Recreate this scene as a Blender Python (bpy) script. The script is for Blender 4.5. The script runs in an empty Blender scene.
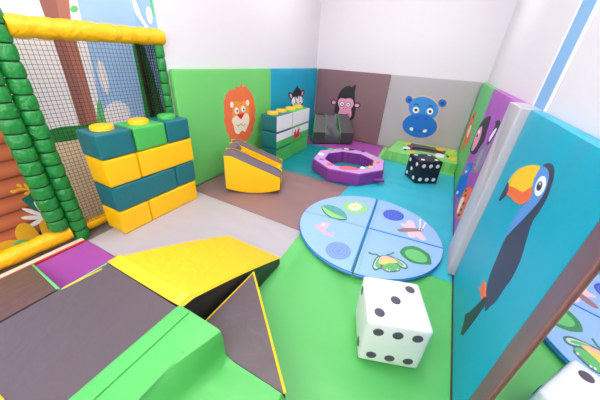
LAMP, FILL, EXPO = 11.5, 3.2, 0.27
DECALS = {
 'lion': [
  ('lion',1,[(-2.2918,0.7217),(-2.3,0.7674),(-2.2685,0.8087),(-2.2605,0.8403),(-2.2278,0.8495),(-2.2022,0.8741),(-2.155,0.8799),(-2.0941,0.8881),(-2.1041,0.9126),(-2.036,0.9014),(-1.9762,0.9517),(-1.9849,0.9017),(-1.9217,0.9029),(-1.8801,0.8722),(-1.8345,0.8369),(-1.8104,0.8022),(-1.7717,0.7485),(-1.7678,0.6966),(-1.7463,0.6239),(-1.7733,0.5558),(-1.757,0.4987),(-1.8022,0.4507),(-1.8049,0.3859),(-1.8587,0.3493),(-1.9069,0.2933),(-2.0236,0.2876),(-2.1442,0.3187),(-2.2414,0.3754),(-2.2604,0.4303),(-2.2922,0.4698),(-2.2916,0.5186),(-2.3137,0.5703),(-2.2931,0.6299),(-2.3068,0.6703)],'lion_face'),
  ('lionface',1,[(-2.1431,0.7516),(-2.0805,0.7579),(-2.0307,0.7403),(-1.9636,0.7531),(-1.8967,0.7268),(-1.8818,0.6406),(-1.9055,0.5746),(-2.1578,0.5944),(-2.1698,0.6762)],'brow_patch'),
  ('cream',0,[(-2.1477,0.7287),(-2.1516,0.7156),(-2.16,0.7056),(-2.1712,0.7008),(-2.1829,0.7022),(-2.1928,0.7094),(-2.1989,0.7208),(-2.2002,0.7344),(-2.1963,0.7473),(-2.188,0.7571),(-2.177,0.7619),(-2.1654,0.7608),(-2.1554,0.7538),(-2.1491,0.7424)],'ear'),
  ('cream',0,[(-1.8717,0.7209),(-1.8756,0.7068),(-1.8848,0.696),(-1.8975,0.6909),(-1.9112,0.6924),(-1.923,0.7002),(-1.9306,0.7126),(-1.9327,0.7271),(-1.9289,0.741),(-1.9198,0.7516),(-1.9073,0.7568),(-1.8938,0.7555),(-1.8819,0.748),(-1.874,0.7357)],'ear'),
  ('cream',1,[(-2.1899,0.5699),(-2.1315,0.6069),(-2.0414,0.6007),(-1.9401,0.6105),(-1.8856,0.5718),(-1.8894,0.5016),(-1.9366,0.4379),(-1.9733,0.3996),(-2.0275,0.4262),(-2.0923,0.3964),(-2.1475,0.4283),(-2.1619,0.4957)],'muzzle'),
  ('white',0,[(-2.066,0.6553),(-2.0708,0.6402),(-2.0818,0.6291),(-2.0966,0.6242),(-2.1124,0.6263),(-2.1258,0.635),(-2.1343,0.6485),(-2.1364,0.6641),(-2.1316,0.6788),(-2.1209,0.6897),(-2.1064,0.6948),(-2.0908,0.693),(-2.0772,0.6846),(-2.0683,0.6711)],'eye'),
  ('white',0,[(-1.9507,0.6609),(-1.9555,0.6455),(-1.967,0.634),(-1.9826,0.6289),(-1.9994,0.6311),(-2.0138,0.64),(-2.0231,0.6539),(-2.0256,0.6699),(-2.0208,0.685),(-2.0096,0.6963),(-1.9943,0.7015),(-1.9777,0.6997),(-1.9631,0.691),(-1.9534,0.6772)],'eye'),
  ('navy',0,[(-2.084,0.6559),(-2.0857,0.6505),(-2.0896,0.6464),(-2.0949,0.6446),(-2.1005,0.6453),(-2.1053,0.6485),(-2.1084,0.6534),(-2.1092,0.6591),(-2.1075,0.6645),(-2.1036,0.6685),(-2.0984,0.6703),(-2.0928,0.6696),(-2.0879,0.6665),(-2.0848,0.6616)],'pupil'),
  ('navy',0,[(-1.9672,0.6596),(-1.969,0.654),(-1.973,0.6498),(-1.9786,0.6479),(-1.9846,0.6487),(-1.9898,0.6519),(-1.9932,0.657),(-1.9941,0.6628),(-1.9924,0.6684),(-1.9883,0.6725),(-1.9828,0.6744),(-1.9768,0.6737),(-1.9716,0.6705),(-1.9682,0.6655)],'pupil'),
  ('red',1,[(-2.0977,0.6152),(-2.0399,0.6205),(-1.9811,0.616),(-2.0021,0.5884),(-2.0392,0.56),(-2.0717,0.585)],'nose'),
  ('tan',0,[(-2.1307,0.5131),(-2.0949,0.4839),(-2.0456,0.5063),(-1.9962,0.4717),(-1.9594,0.497),(-1.9685,0.5023),(-1.9965,0.4788),(-2.0459,0.5132),(-2.096,0.4908),(-2.1231,0.5166)],'mouth'),
 ],
 'zebra': [
  ('ink',1,[(-0.8697,0.6249),(-0.905,0.69),(-0.8615,0.7364),(-0.8052,0.7794),(-0.7471,0.8119),(-0.701,0.8482),(-0.6449,0.8059),(-0.5758,0.7787),(-0.5123,0.7097),(-0.4885,0.6386),(-0.4896,0.5467),(-0.5287,0.4733),(-0.6285,0.4487),(-0.7629,0.4783),(-0.844,0.5415)],'zebra_face'),
  ('ink',0,[(-0.8286,0.7276),(-0.8154,0.7038),(-0.8172,0.6835),(-0.8336,0.6709),(-0.8613,0.6687),(-0.8943,0.6771),(-0.9259,0.6942),(-0.95,0.7165),(-0.9621,0.7396),(-0.9601,0.7591),(-0.9445,0.7714),(-0.9181,0.7741),(-0.8858,0.7665),(-0.8538,0.75)],'ear'),
  ('pink',0,[(-0.8504,0.7218),(-0.8416,0.7068),(-0.8413,0.6942),(-0.8495,0.6865),(-0.8645,0.6852),(-0.8832,0.6906),(-0.9019,0.7016),(-0.9168,0.7158),(-0.9251,0.7304),(-0.9253,0.7427),(-0.9174,0.7503),(-0.9028,0.7517),(-0.8844,0.7467),(-0.8657,0.736)],'inner_ear'),
  ('ink',0,[(-0.4603,0.7198),(-0.4775,0.6991),(-0.5035,0.685),(-0.533,0.6802),(-0.56,0.6855),(-0.5793,0.6997),(-0.5872,0.72),(-0.5823,0.7423),(-0.5657,0.7625),(-0.5404,0.7766),(-0.5113,0.7818),(-0.4841,0.7771),(-0.4641,0.7632),(-0.4556,0.7427)],'ear'),
  ('pink',0,[(-0.4875,0.7219),(-0.4982,0.7081),(-0.5136,0.6983),(-0.5304,0.6945),(-0.5455,0.6974),(-0.5557,0.7064),(-0.5592,0.7196),(-0.5554,0.7345),(-0.5448,0.7481),(-0.5298,0.7578),(-0.513,0.7618),(-0.4979,0.7591),(-0.4874,0.7502),(-0.4837,0.7369)],'inner_ear'),
  ('white',1,[(-0.8435,0.6706),(-0.7716,0.6898),(-0.7384,0.6117),(-0.7743,0.5921),(-0.8498,0.6058)],'stripe'),
  ('white',1,[(-0.7349,0.6982),(-0.679,0.6558),(-0.6322,0.7014),(-0.6108,0.6348),(-0.6459,0.5965),(-0.6995,0.6078)],'stripe'),
  ('white',1,[(-0.5905,0.6863),(-0.5342,0.6697),(-0.497,0.5998),(-0.5358,0.5792),(-0.5813,0.614)],'stripe'),
  ('white',0,[(-0.5066,0.5175),(-0.5202,0.4947),(-0.5645,0.4806),(-0.6296,0.478),(-0.7014,0.4869),(-0.7653,0.5053),(-0.8096,0.5292),(-0.8267,0.5541),(-0.814,0.5754),(-0.7738,0.5893),(-0.713,0.5931),(-0.6424,0.5858),(-0.5757,0.5684),(-0.5268,0.5439)],'muzzle'),
  ('white',0,[(-0.7236,0.5926),(-0.7274,0.5815),(-0.7408,0.5737),(-0.7609,0.5708),(-0.7836,0.5733),(-0.8043,0.5806),(-0.8191,0.5913),(-0.8251,0.6032),(-0.8212,0.614),(-0.8083,0.6217),(-0.7887,0.6248),(-0.7662,0.6226),(-0.7452,0.6154),(-0.7299,0.6048)],'eye'),
  ('white',0,[(-0.537,0.5885),(-0.541,0.577),(-0.5552,0.5689),(-0.5767,0.5659),(-0.6011,0.5685),(-0.6235,0.5761),(-0.6396,0.5872),(-0.6463,0.5995),(-0.6424,0.6108),(-0.6287,0.6187),(-0.6077,0.6219),(-0.5835,0.6196),(-0.5608,0.6122),(-0.5442,0.6011)],'eye'),
  ('ink',0,[(-0.749,0.5924),(-0.7504,0.5874),(-0.7553,0.5838),(-0.7628,0.5824),(-0.7713,0.5833),(-0.7792,0.5864),(-0.7848,0.591),(-0.7872,0.5963),(-0.7858,0.6012),(-0.781,0.6048),(-0.7736,0.6063),(-0.7651,0.6054),(-0.7572,0.6023),(-0.7515,0.5977)],'pupil'),
  ('ink',0,[(-0.5713,0.5889),(-0.5727,0.5838),(-0.5779,0.5801),(-0.5858,0.5786),(-0.595,0.5796),(-0.6034,0.5828),(-0.6096,0.5876),(-0.6123,0.5931),(-0.6109,0.5982),(-0.6058,0.6018),(-0.5979,0.6034),(-0.5888,0.6025),(-0.5803,0.5993),(-0.574,0.5945)],'pupil'),
 ],
 'gorilla': [
  ('ink',1,[(0.3831,0.4174),(0.381,0.5211),(0.408,0.626),(0.4141,0.6963),(0.4567,0.7887),(0.5349,0.85),(0.5972,0.8635),(0.6316,0.848),(0.6953,0.8951),(0.6934,0.794),(0.7123,0.6812),(0.7497,0.5484),(0.7514,0.448),(0.7416,0.3749),(0.682,0.3306),(0.5036,0.3035),(0.4029,0.3568)],'gorilla_face'),
  ('ink',0,[(0.4017,0.5889),(0.3992,0.5693),(0.3868,0.5522),(0.3671,0.541),(0.3438,0.5381),(0.3216,0.544),(0.305,0.5577),(0.2973,0.5763),(0.3001,0.5961),(0.3127,0.6131),(0.3326,0.6241),(0.3557,0.6268),(0.3776,0.6208),(0.394,0.6073)],'ear'),
  ('pink',0,[(0.3862,0.585),(0.3846,0.5716),(0.3766,0.56),(0.3637,0.5525),(0.3486,0.5506),(0.3341,0.5547),(0.3232,0.5641),(0.3182,0.5768),(0.3199,0.5902),(0.328,0.6018),(0.3409,0.6092),(0.356,0.611),(0.3704,0.6069),(0.3811,0.5976)],'inner_ear'),
  ('ink',0,[(0.8252,0.5936),(0.8229,0.5737),(0.8094,0.5562),(0.7874,0.5445),(0.7612,0.5411),(0.736,0.5466),(0.717,0.5601),(0.7079,0.5788),(0.7105,0.5988),(0.7244,0.6163),(0.7465,0.6277),(0.7725,0.6309),(0.7973,0.6252),(0.8161,0.6119)],'ear'),
  ('pink',0,[(0.8027,0.5888),(0.8011,0.5766),(0.7923,0.5659),(0.7781,0.5587),(0.7612,0.5565),(0.7451,0.5598),(0.733,0.5679),(0.7272,0.5792),(0.729,0.5915),(0.738,0.6022),(0.7523,0.6093),(0.769,0.6113),(0.785,0.608),(0.797,0.6)],'inner_ear'),
  ('pink',1,[(0.4296,0.5681),(0.4347,0.6291),(0.4748,0.6636),(0.5461,0.662),(0.6262,0.681),(0.6855,0.6489),(0.703,0.5821),(0.6741,0.5185),(0.6912,0.4396),(0.6765,0.3652),(0.5914,0.3316),(0.4985,0.3389),(0.4504,0.3848),(0.4722,0.4918)],'muzzle'),
  ('ink',0,[(0.5494,0.5809),(0.5476,0.5632),(0.5375,0.5479),(0.521,0.538),(0.5013,0.5355),(0.4824,0.5409),(0.468,0.5532),(0.4612,0.5699),(0.4631,0.5877),(0.4735,0.6029),(0.4901,0.6127),(0.5097,0.615),(0.5283,0.6096),(0.5425,0.5974)],'eye'),
  ('white',0,[(0.5428,0.5801),(0.5413,0.5651),(0.5327,0.552),(0.5186,0.5436),(0.5019,0.5415),(0.4858,0.5461),(0.4737,0.5566),(0.4678,0.5708),(0.4695,0.5859),(0.4783,0.5988),(0.4924,0.6071),(0.509,0.6091),(0.5249,0.6045),(0.537,0.5941)],'eye_white'),
  ('ink',0,[(0.6573,0.5823),(0.6557,0.5649),(0.646,0.5497),(0.6299,0.5399),(0.6106,0.5374),(0.592,0.5428),(0.5778,0.555),(0.5708,0.5715),(0.5726,0.5891),(0.5825,0.6042),(0.5987,0.6138),(0.6179,0.6162),(0.6363,0.6108),(0.6503,0.5987)],'eye'),
  ('white',0,[(0.6508,0.5815),(0.6495,0.5667),(0.6412,0.5538),(0.6275,0.5454),(0.6111,0.5433),(0.5953,0.5479),(0.5833,0.5583),(0.5774,0.5723),(0.5788,0.5873),(0.5873,0.6001),(0.601,0.6083),(0.6173,0.6103),(0.633,0.6057),(0.6449,0.5954)],'eye_white'),
  ('ink',0,[(0.5215,0.5734),(0.5211,0.5672),(0.5181,0.5619),(0.5132,0.5586),(0.5073,0.5579),(0.5016,0.5599),(0.4972,0.5642),(0.495,0.5701),(0.4955,0.5763),(0.4984,0.5816),(0.5034,0.5849),(0.5092,0.5856),(0.5149,0.5836),(0.5193,0.5792)],'pupil'),
  ('ink',0,[(0.6275,0.5766),(0.6271,0.5705),(0.6243,0.5653),(0.6195,0.562),(0.6137,0.5612),(0.6081,0.5632),(0.6038,0.5676),(0.6016,0.5734),(0.6019,0.5795),(0.6048,0.5847),(0.6096,0.588),(0.6153,0.5887),(0.6209,0.5867),(0.6253,0.5824)],'pupil'),
  ('ink',0,[(0.5494,0.5061),(0.5491,0.5025),(0.547,0.4994),(0.5437,0.4974),(0.5398,0.4969),(0.536,0.4979),(0.5331,0.5004),(0.5318,0.5038),(0.5321,0.5074),(0.5342,0.5105),(0.5375,0.5125),(0.5414,0.513),(0.5452,0.5119),(0.548,0.5094)],'nostril'),
  ('ink',0,[(0.5914,0.5096),(0.5911,0.506),(0.5891,0.5029),(0.5858,0.5009),(0.5819,0.5004),(0.5782,0.5015),(0.5753,0.5039),(0.5739,0.5073),(0.5742,0.5108),(0.5763,0.5139),(0.5795,0.5159),(0.5834,0.5164),(0.5872,0.5154),(0.59,0.5129)],'nostril'),
  ('ink',0,[(0.4991,0.4096),(0.5695,0.4028),(0.6442,0.4341),(0.6415,0.4397),(0.5684,0.4089),(0.5,0.4158)],'mouth'),
 ],
 'hippo': [
  ('peach',0,[(2.0543,0.4397),(2.0557,0.3905),(2.0397,0.3428),(2.007,0.2997),(1.9593,0.2643),(1.8994,0.2391),(1.8314,0.2263),(1.7599,0.2269),(1.6901,0.2414),(1.6273,0.2687),(1.5762,0.3069),(1.5406,0.3532),(1.5232,0.4041),(1.525,0.4557),(1.5455,0.5043),(1.5829,0.5465),(1.6341,0.5795),(1.6953,0.6014),(1.7623,0.6109),(1.8305,0.6079),(1.8958,0.5925),(1.954,0.5661),(2.0017,0.5303),(2.0358,0.4873)],'hippo_face'),
  ('peach',0,[(1.9972,0.6633),(1.9935,0.6207),(1.9749,0.5816),(1.9424,0.5488),(1.8979,0.5246),(1.8442,0.5109),(1.785,0.5089),(1.7244,0.519),(1.6669,0.5404),(1.6167,0.5719),(1.5776,0.6111),(1.5524,0.655),(1.5428,0.7005),(1.5494,0.7441),(1.5713,0.7829),(1.6068,0.8143),(1.6532,0.8362),(1.707,0.8474),(1.7647,0.8474),(1.8225,0.8363),(1.8766,0.8151),(1.9238,0.7851),(1.9611,0.7482),(1.9862,0.7067)],'head_border'),
  ('peach',0,[(1.6083,0.7708),(1.6094,0.7409),(1.5975,0.7153),(1.5748,0.699),(1.5458,0.6953),(1.5162,0.7053),(1.4921,0.7268),(1.4784,0.7555),(1.4778,0.7856),(1.4902,0.8111),(1.5131,0.8269),(1.5419,0.83),(1.5709,0.8201),(1.5945,0.799)],'ear_border'),
  ('peach',0,[(2.0711,0.7797),(2.073,0.7512),(2.0614,0.7265),(2.0385,0.7106),(2.0087,0.7067),(1.978,0.7158),(1.9527,0.736),(1.9379,0.7633),(1.9365,0.7921),(1.9487,0.8166),(1.9719,0.832),(2.0014,0.8354),(2.0315,0.8263),(2.0563,0.8064)],'ear_border'),
  ('hippo2',0,[(1.5979,0.7696),(1.5988,0.7451),(1.5892,0.7241),(1.5709,0.7107),(1.5473,0.7078),(1.5234,0.716),(1.5038,0.7337),(1.4926,0.7572),(1.492,0.7819),(1.502,0.8027),(1.5205,0.8157),(1.5438,0.8183),(1.5674,0.8101),(1.5867,0.7927)],'ear'),
  ('hippo2',0,[(2.0586,0.7781),(2.06,0.7547),(2.0502,0.7345),(2.0311,0.7214),(2.0063,0.7182),(1.9808,0.7256),(1.9598,0.7421),(1.9475,0.7645),(1.9465,0.7881),(1.9567,0.8083),(1.9761,0.821),(2.0007,0.8239),(2.0258,0.8164),(2.0464,0.8001)],'ear'),
  ('hippo1',0,[(1.9828,0.6506),(1.9793,0.6099),(1.9619,0.5727),(1.9315,0.5414),(1.89,0.5183),(1.84,0.5052),(1.7848,0.5031),(1.7284,0.5126),(1.6749,0.5329),(1.6282,0.5627),(1.5917,0.5998),(1.5682,0.6415),(1.5592,0.6847),(1.5652,0.7263),(1.5855,0.7633),(1.6185,0.7933),(1.6616,0.8143),(1.7117,0.8252),(1.7655,0.8254),(1.8195,0.8151),(1.8701,0.795),(1.9142,0.7665),(1.949,0.7314),(1.9724,0.692)],'head'),
  ('hippo3',0,[(1.5762,0.7635),(1.5768,0.7512),(1.5724,0.7408),(1.5639,0.7343),(1.553,0.7329),(1.5418,0.7371),(1.5325,0.7459),(1.5271,0.7577),(1.5266,0.77),(1.531,0.7804),(1.5395,0.7868),(1.5504,0.7881),(1.5615,0.7839),(1.5707,0.7751)],'inner_ear'),
  ('hippo3',0,[(2.0297,0.7712),(2.0302,0.7609),(2.0256,0.752),(2.0167,0.7463),(2.0054,0.7448),(1.9939,0.748),(1.9844,0.7552),(1.979,0.7649),(1.9786,0.7753),(1.9833,0.7841),(1.9922,0.7898),(2.0035,0.7912),(2.0149,0.788),(2.0243,0.7808)],'inner_ear'),
  ('hippo2',0,[(2.0303,0.4337),(2.0313,0.3886),(2.016,0.3448),(1.9851,0.3053),(1.9402,0.2729),(1.8841,0.2498),(1.8205,0.238),(1.7538,0.2386),(1.6888,0.2517),(1.6303,0.2766),(1.5828,0.3114),(1.5498,0.3537),(1.5336,0.4002),(1.5354,0.4474),(1.5546,0.4919),(1.5896,0.5307),(1.6375,0.5611),(1.6948,0.5814),(1.7575,0.5904),(1.8214,0.5877),(1.8825,0.5738),(1.937,0.5496),(1.9815,0.5168),(2.0133,0.4774)],'muzzle'),
  ('white',0,[(1.7227,0.6388),(1.7235,0.6185),(1.7152,0.6009),(1.6995,0.5896),(1.6794,0.5868),(1.6589,0.5932),(1.6422,0.6074),(1.6326,0.6267),(1.632,0.6472),(1.6405,0.6647),(1.6563,0.6758),(1.6763,0.6784),(1.6966,0.672),(1.7131,0.6579)],'eye'),
  ('white',0,[(1.9154,0.647),(1.9167,0.6271),(1.9091,0.6099),(1.8943,0.5988),(1.875,0.5961),(1.8552,0.6023),(1.8388,0.6163),(1.8291,0.6352),(1.8281,0.6552),(1.8359,0.6724),(1.8508,0.6832),(1.87,0.6857),(1.8896,0.6794),(1.9058,0.6656)],'eye'),
  ('darkbrown',0,[(1.6981,0.6373),(1.6985,0.628),(1.6946,0.6199),(1.6874,0.6147),(1.6781,0.6134),(1.6687,0.6163),(1.661,0.6229),(1.6565,0.6318),(1.6563,0.6412),(1.6602,0.6493),(1.6675,0.6544),(1.6767,0.6556),(1.6861,0.6527),(1.6937,0.6462)],'pupil'),
  ('darkbrown',0,[(1.895,0.6406),(1.8955,0.6314),(1.892,0.6235),(1.8852,0.6184),(1.8763,0.6172),(1.8672,0.6201),(1.8596,0.6265),(1.8551,0.6352),(1.8546,0.6444),(1.8582,0.6523),(1.8651,0.6574),(1.8739,0.6586),(1.883,0.6557),(1.8905,0.6493)],'pupil'),
  ('hippo3',0,[(1.6374,0.6979),(1.6564,0.7154),(1.6958,0.7048),(1.6974,0.7165),(1.6533,0.7275),(1.6284,0.7075)],'eyebrow'),
  ('hippo3',0,[(1.8373,0.7016),(1.8643,0.7186),(1.8994,0.7063),(1.9015,0.7175),(1.8615,0.7305),(1.8299,0.712)],'eyebrow'),
  ('hippo3',0,[(1.7385,0.5314),(1.7378,0.5265),(1.7335,0.522),(1.7264,0.5188),(1.7179,0.5175),(1.7096,0.5184),(1.7033,0.5214),(1.7002,0.5258),(1.7009,0.5307),(1.7053,0.5352),(1.7124,0.5384),(1.7209,0.5397),(1.7291,0.5387),(1.7354,0.5358)],'nostril'),
  ('hippo3',0,[(1.8595,0.5309),(1.8589,0.526),(1.8548,0.5215),(1.8479,0.5184),(1.8396,0.5171),(1.8315,0.5181),(1.8253,0.521),(1.8222,0.5253),(1.8228,0.5302),(1.827,0.5346),(1.8339,0.5378),(1.8422,0.539),(1.8502,0.5381),(1.8564,0.5352)],'nostril'),
  ('hippo3',0,[(1.686,0.3615),(1.7334,0.3398),(1.7908,0.3375),(1.8531,0.3481),(1.892,0.3741),(1.8855,0.3836),(1.8484,0.3587),(1.7889,0.3487),(1.7347,0.3507),(1.6897,0.3717)],'mouth'),
  ('white',0,[(1.713,0.3407),(1.7074,0.331),(1.6976,0.3252),(1.6856,0.3245),(1.6736,0.3289),(1.6641,0.3378),(1.6591,0.3492),(1.6594,0.3609),(1.6651,0.3706),(1.6749,0.3763),(1.6869,0.377),(1.6988,0.3725),(1.7082,0.3637),(1.7132,0.3524)],'tooth'),
  ('white',0,[(1.9069,0.3708),(1.9098,0.3608),(1.907,0.3496),(1.8991,0.3394),(1.8876,0.3322),(1.8747,0.3294),(1.863,0.3316),(1.8549,0.3385),(1.852,0.3485),(1.8549,0.3598),(1.8629,0.37),(1.8745,0.3771),(1.8873,0.3798),(1.8988,0.3776)],'tooth'),
 ],
 'toucan': [
  ('toucan_ink',1,[(-3.2878,0.9453),(-3.3229,0.9674),(-3.3692,0.9712),(-3.4031,0.9582),(-3.4264,0.9356),(-3.4452,0.9011),(-3.4506,0.8674),(-3.4497,0.8293),(-3.4439,0.8027),(-3.4601,0.7634),(-3.4879,0.7228),(-3.5169,0.6747),(-3.528,0.6109),(-3.5201,0.5504),(-3.5184,0.4917),(-3.4994,0.4335),(-3.4841,0.3937),(-3.4433,0.3977),(-3.4145,0.4103),(-3.3653,0.4465),(-3.3402,0.494),(-3.3249,0.5485),(-3.3099,0.6015),(-3.3056,0.6496),(-3.3293,0.7028),(-3.3627,0.7624),(-3.3948,0.829),(-3.4108,0.8751),(-3.402,0.912),(-3.3793,0.9394),(-3.3406,0.9513)],'toucan_body'),
  ('tailgreen',0,[(-3.4124,0.3993),(-3.4365,0.4145),(-3.4433,0.3977),(-3.4541,0.3852),(-3.4428,0.2976),(-3.4156,0.1497),(-3.3885,0.1223),(-3.3483,0.1737),(-3.3198,0.1877),(-3.3534,0.2436),(-3.3833,0.3195)],'tail'),
  ('toucanblue',1,[(-3.3098,0.6573),(-3.2921,0.6906),(-3.284,0.729),(-3.3032,0.7799),(-3.3096,0.809),(-3.3041,0.865),(-3.2747,0.8941),(-3.2727,0.9172),(-3.2754,0.9376),(-3.2987,0.9466),(-3.3418,0.9506),(-3.3793,0.9394),(-3.402,0.912),(-3.4147,0.8731),(-3.3989,0.827),(-3.3671,0.7605),(-3.3341,0.7009)],'head'),
  ('beakyellow',1,[(-3.0074,0.7709),(-3.0138,0.8041),(-3.0675,0.8615),(-3.1621,0.908),(-3.2411,0.9329),(-3.2766,0.9341),(-3.2774,0.9149),(-3.2801,0.884),(-3.2869,0.858),(-3.2443,0.8216),(-3.1804,0.8057),(-3.0928,0.7843),(-3.035,0.761)],'upper_beak'),
  ('orange',1,[(-3.035,0.761),(-3.0928,0.7843),(-3.1804,0.8057),(-3.2443,0.8216),(-3.2869,0.858),(-3.3121,0.8642),(-3.3331,0.8365),(-3.3036,0.7958),(-3.2306,0.7676),(-3.1482,0.7536),(-3.0604,0.7353)],'lower_beak'),
  ('toucan_ink',1,[(-3.0067,0.7733),(-3.0486,0.7665),(-3.0684,0.7491),(-3.0467,0.7188),(-3.0091,0.6757),(-2.9963,0.6911),(-2.9987,0.7196)],'beak_tip'),
  ('white',0,[(-3.4021,0.9054),(-3.4059,0.8914),(-3.402,0.8781),(-3.3907,0.868),(-3.3739,0.863),(-3.3548,0.8646),(-3.3373,0.8726),(-3.3254,0.8856),(-3.3215,0.9006),(-3.3267,0.9144),(-3.3393,0.9242),(-3.3567,0.9281),(-3.3751,0.9256),(-3.3911,0.9175)],'eye'),
  ('navyblue',0,[(-3.3835,0.9002),(-3.385,0.8934),(-3.3821,0.8868),(-3.3752,0.8816),(-3.3655,0.879),(-3.3551,0.8794),(-3.3459,0.883),(-3.34,0.8889),(-3.3385,0.896),(-3.3419,0.9028),(-3.3492,0.9078),(-3.359,0.9102),(-3.3692,0.9095),(-3.3779,0.9059)],'iris'),
  ('white',0,[(-3.365,0.9041),(-3.3665,0.9027),(-3.3666,0.9012),(-3.3652,0.8998),(-3.3626,0.8987),(-3.3592,0.8983),(-3.3558,0.8985),(-3.353,0.8994),(-3.3514,0.9007),(-3.3513,0.9023),(-3.3528,0.9037),(-3.3555,0.9048),(-3.3588,0.9052),(-3.3622,0.9049)],'eye_glint'),
  ('orange',0,[(-3.3254,0.417),(-3.359,0.429),(-3.3821,0.4206),(-3.4277,0.4175),(-3.4089,0.3842),(-3.3616,0.383),(-3.3092,0.3611),(-3.3443,0.3975)],'foot'),
 ],
 'giraffe': [
  ('lion',1,[(-0.4734,0.7644),(-0.6369,0.7512),(-0.6406,0.6819),(-0.6909,0.5956),(-0.946,0.5182),(-0.8042,0.4381),(-0.6108,0.3166),(-0.437,0.2899),(-0.3247,0.3525),(-0.3582,0.3875),(-0.2199,0.454),(-0.2291,0.5638),(-0.2209,0.6545)],'x'),
  ('cream',1,[(-0.4743,0.6059),(-0.6231,0.6074),(-0.6637,0.5175),(-0.5674,0.4597),(-0.3812,0.5123)],'muzzle'),
  ('darkbrown',0,[(-0.494,0.7052),(-0.4884,0.6977),(-0.472,0.6902),(-0.4476,0.6843),(-0.4201,0.6811),(-0.3948,0.6814),(-0.3769,0.685),(-0.3703,0.6914),(-0.3763,0.6991),(-0.3936,0.7067),(-0.4186,0.7125),(-0.446,0.7154),(-0.4706,0.715),(-0.4877,0.7114)],'eye'),
 ],
 'gorillapiece': [
  ('ink',1,[(-1.6578,0.8852),(-1.766,0.8886),(-1.8154,0.8361),(-1.8502,0.7774),(-1.8894,0.728),(-1.8083,0.6492),(-1.7354,0.5716),(-1.5738,0.523),(-1.3426,0.4867),(-1.2596,0.5244),(-1.2735,0.591),(-1.2503,0.6482),(-1.2557,0.7001),(-1.3469,0.7844),(-1.5033,0.8455)],None),
  ('pink',1,[(-1.4931,0.767),(-1.5928,0.7354),(-1.637,0.681),(-1.5945,0.6059),(-1.519,0.5431),(-1.3875,0.5111),(-1.3407,0.5493),(-1.2902,0.6154),(-1.3056,0.7043)],'muzzle'),
  ('white',0,[(-1.5069,0.7158),(-1.5024,0.7076),(-1.4867,0.6991),(-1.4627,0.692),(-1.4349,0.6877),(-1.4088,0.6872),(-1.3898,0.6906),(-1.382,0.6973),(-1.3871,0.7059),(-1.4038,0.7146),(-1.4287,0.7216),(-1.4564,0.7255),(-1.4816,0.7257),(-1.4995,0.7223)],'eye'),
  ('ink',0,[(-1.4591,0.6691),(-1.4558,0.6639),(-1.4449,0.6584),(-1.4283,0.6535),(-1.4093,0.6504),(-1.3915,0.6496),(-1.3787,0.6513),(-1.3736,0.6553),(-1.3771,0.6607),(-1.3886,0.6663),(-1.4055,0.6712),(-1.4246,0.6742),(-1.4419,0.6748),(-1.4541,0.673)],'nostril'),
 ],
 'zebrapiece': [
  ('ink',1,[(-2.1277,0.9247),(-2.2403,0.9224),(-2.2414,0.8823),(-2.2,0.8114),(-2.146,0.7552),(-2.1013,0.7293),(-2.0588,0.7579),(-2.0795,0.808),(-2.109,0.8794),(-2.0649,0.9006)],None),
  ('white',1,[(-2.1756,0.8772),(-2.222,0.8719),(-2.1852,0.8154),(-2.1335,0.7673),(-2.0856,0.7792),(-2.1022,0.82)],'muzzle'),
 ],
 'elephant': [
  ('felt',1,[(-1.9501,0.7048),(-2.1538,0.7533),(-2.2247,0.7447),(-2.1991,0.6703),(-2.2482,0.6232),(-2.1497,0.5264),(-2.0021,0.4755),(-1.9173,0.4648),(-1.8809,0.5263),(-1.8598,0.5742),(-1.8681,0.6381)],None),
  ('feltlight',1,[(-1.9611,0.662),(-2.0471,0.6842),(-2.0695,0.6007),(-2.0399,0.5235),(-1.9731,0.5015),(-1.9377,0.5613)],'trunk'),
  ('ink',0,[(-1.9714,0.5365),(-1.9764,0.5346),(-1.976,0.5317),(-1.9701,0.5283),(-1.9598,0.5251),(-1.9473,0.5226),(-1.9348,0.5215),(-1.9249,0.5219),(-1.9197,0.5238),(-1.9203,0.5268),(-1.9264,0.5302),(-1.9369,0.5335),(-1.9496,0.5359),(-1.9619,0.5369)],'eye'),
 ],
 'hippopiece': [
  ('hippo2',1,[(-1.493,0.4024),(-1.6076,0.4427),(-1.7786,0.495),(-1.8004,0.4448),(-1.8009,0.3964),(-1.8494,0.355),(-1.9222,0.3242),(-1.8889,0.2406),(-1.8093,0.1533),(-1.5976,0.0817),(-1.3895,0.052),(-1.3203,0.1217),(-1.3252,0.1836),(-1.3653,0.2273),(-1.5916,0.3128),(-1.5362,0.3579)],None),
  ('hippo1',1,[(-1.4844,0.3624),(-1.7013,0.4321),(-1.7237,0.3796),(-1.6105,0.3248)],'forehead'),
  ('white',0,[(-1.6445,0.1369),(-1.6393,0.1268),(-1.6215,0.1135),(-1.5942,0.0996),(-1.5625,0.0876),(-1.5326,0.0802),(-1.5109,0.079),(-1.5021,0.0843),(-1.508,0.095),(-1.5274,0.1089),(-1.5559,0.1231),(-1.5875,0.1345),(-1.6161,0.1412),(-1.6363,0.1421)],'tooth'),
  ('white',0,[(-1.6663,0.371),(-1.6617,0.3639),(-1.6465,0.3549),(-1.6234,0.3456),(-1.5967,0.3378),(-1.5717,0.3332),(-1.5536,0.3329),(-1.5464,0.3368),(-1.5514,0.3443),(-1.5678,0.3537),(-1.5917,0.3631),(-1.6184,0.3706),(-1.6425,0.3747),(-1.6594,0.3749)],'eye'),
 ],
 'tiger': [
  ('tigerorange',1,[(-2.0928,0.3874),(-2.2157,0.415),(-2.2417,0.3911),(-2.2501,0.3063),(-2.2425,0.2195),(-2.2521,0.1626),(-2.127,0.0948),(-2.0133,0.0707),(-1.8989,0.0767),(-1.8703,0.1383),(-1.9098,0.2393),(-1.9576,0.3092)],None),
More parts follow.
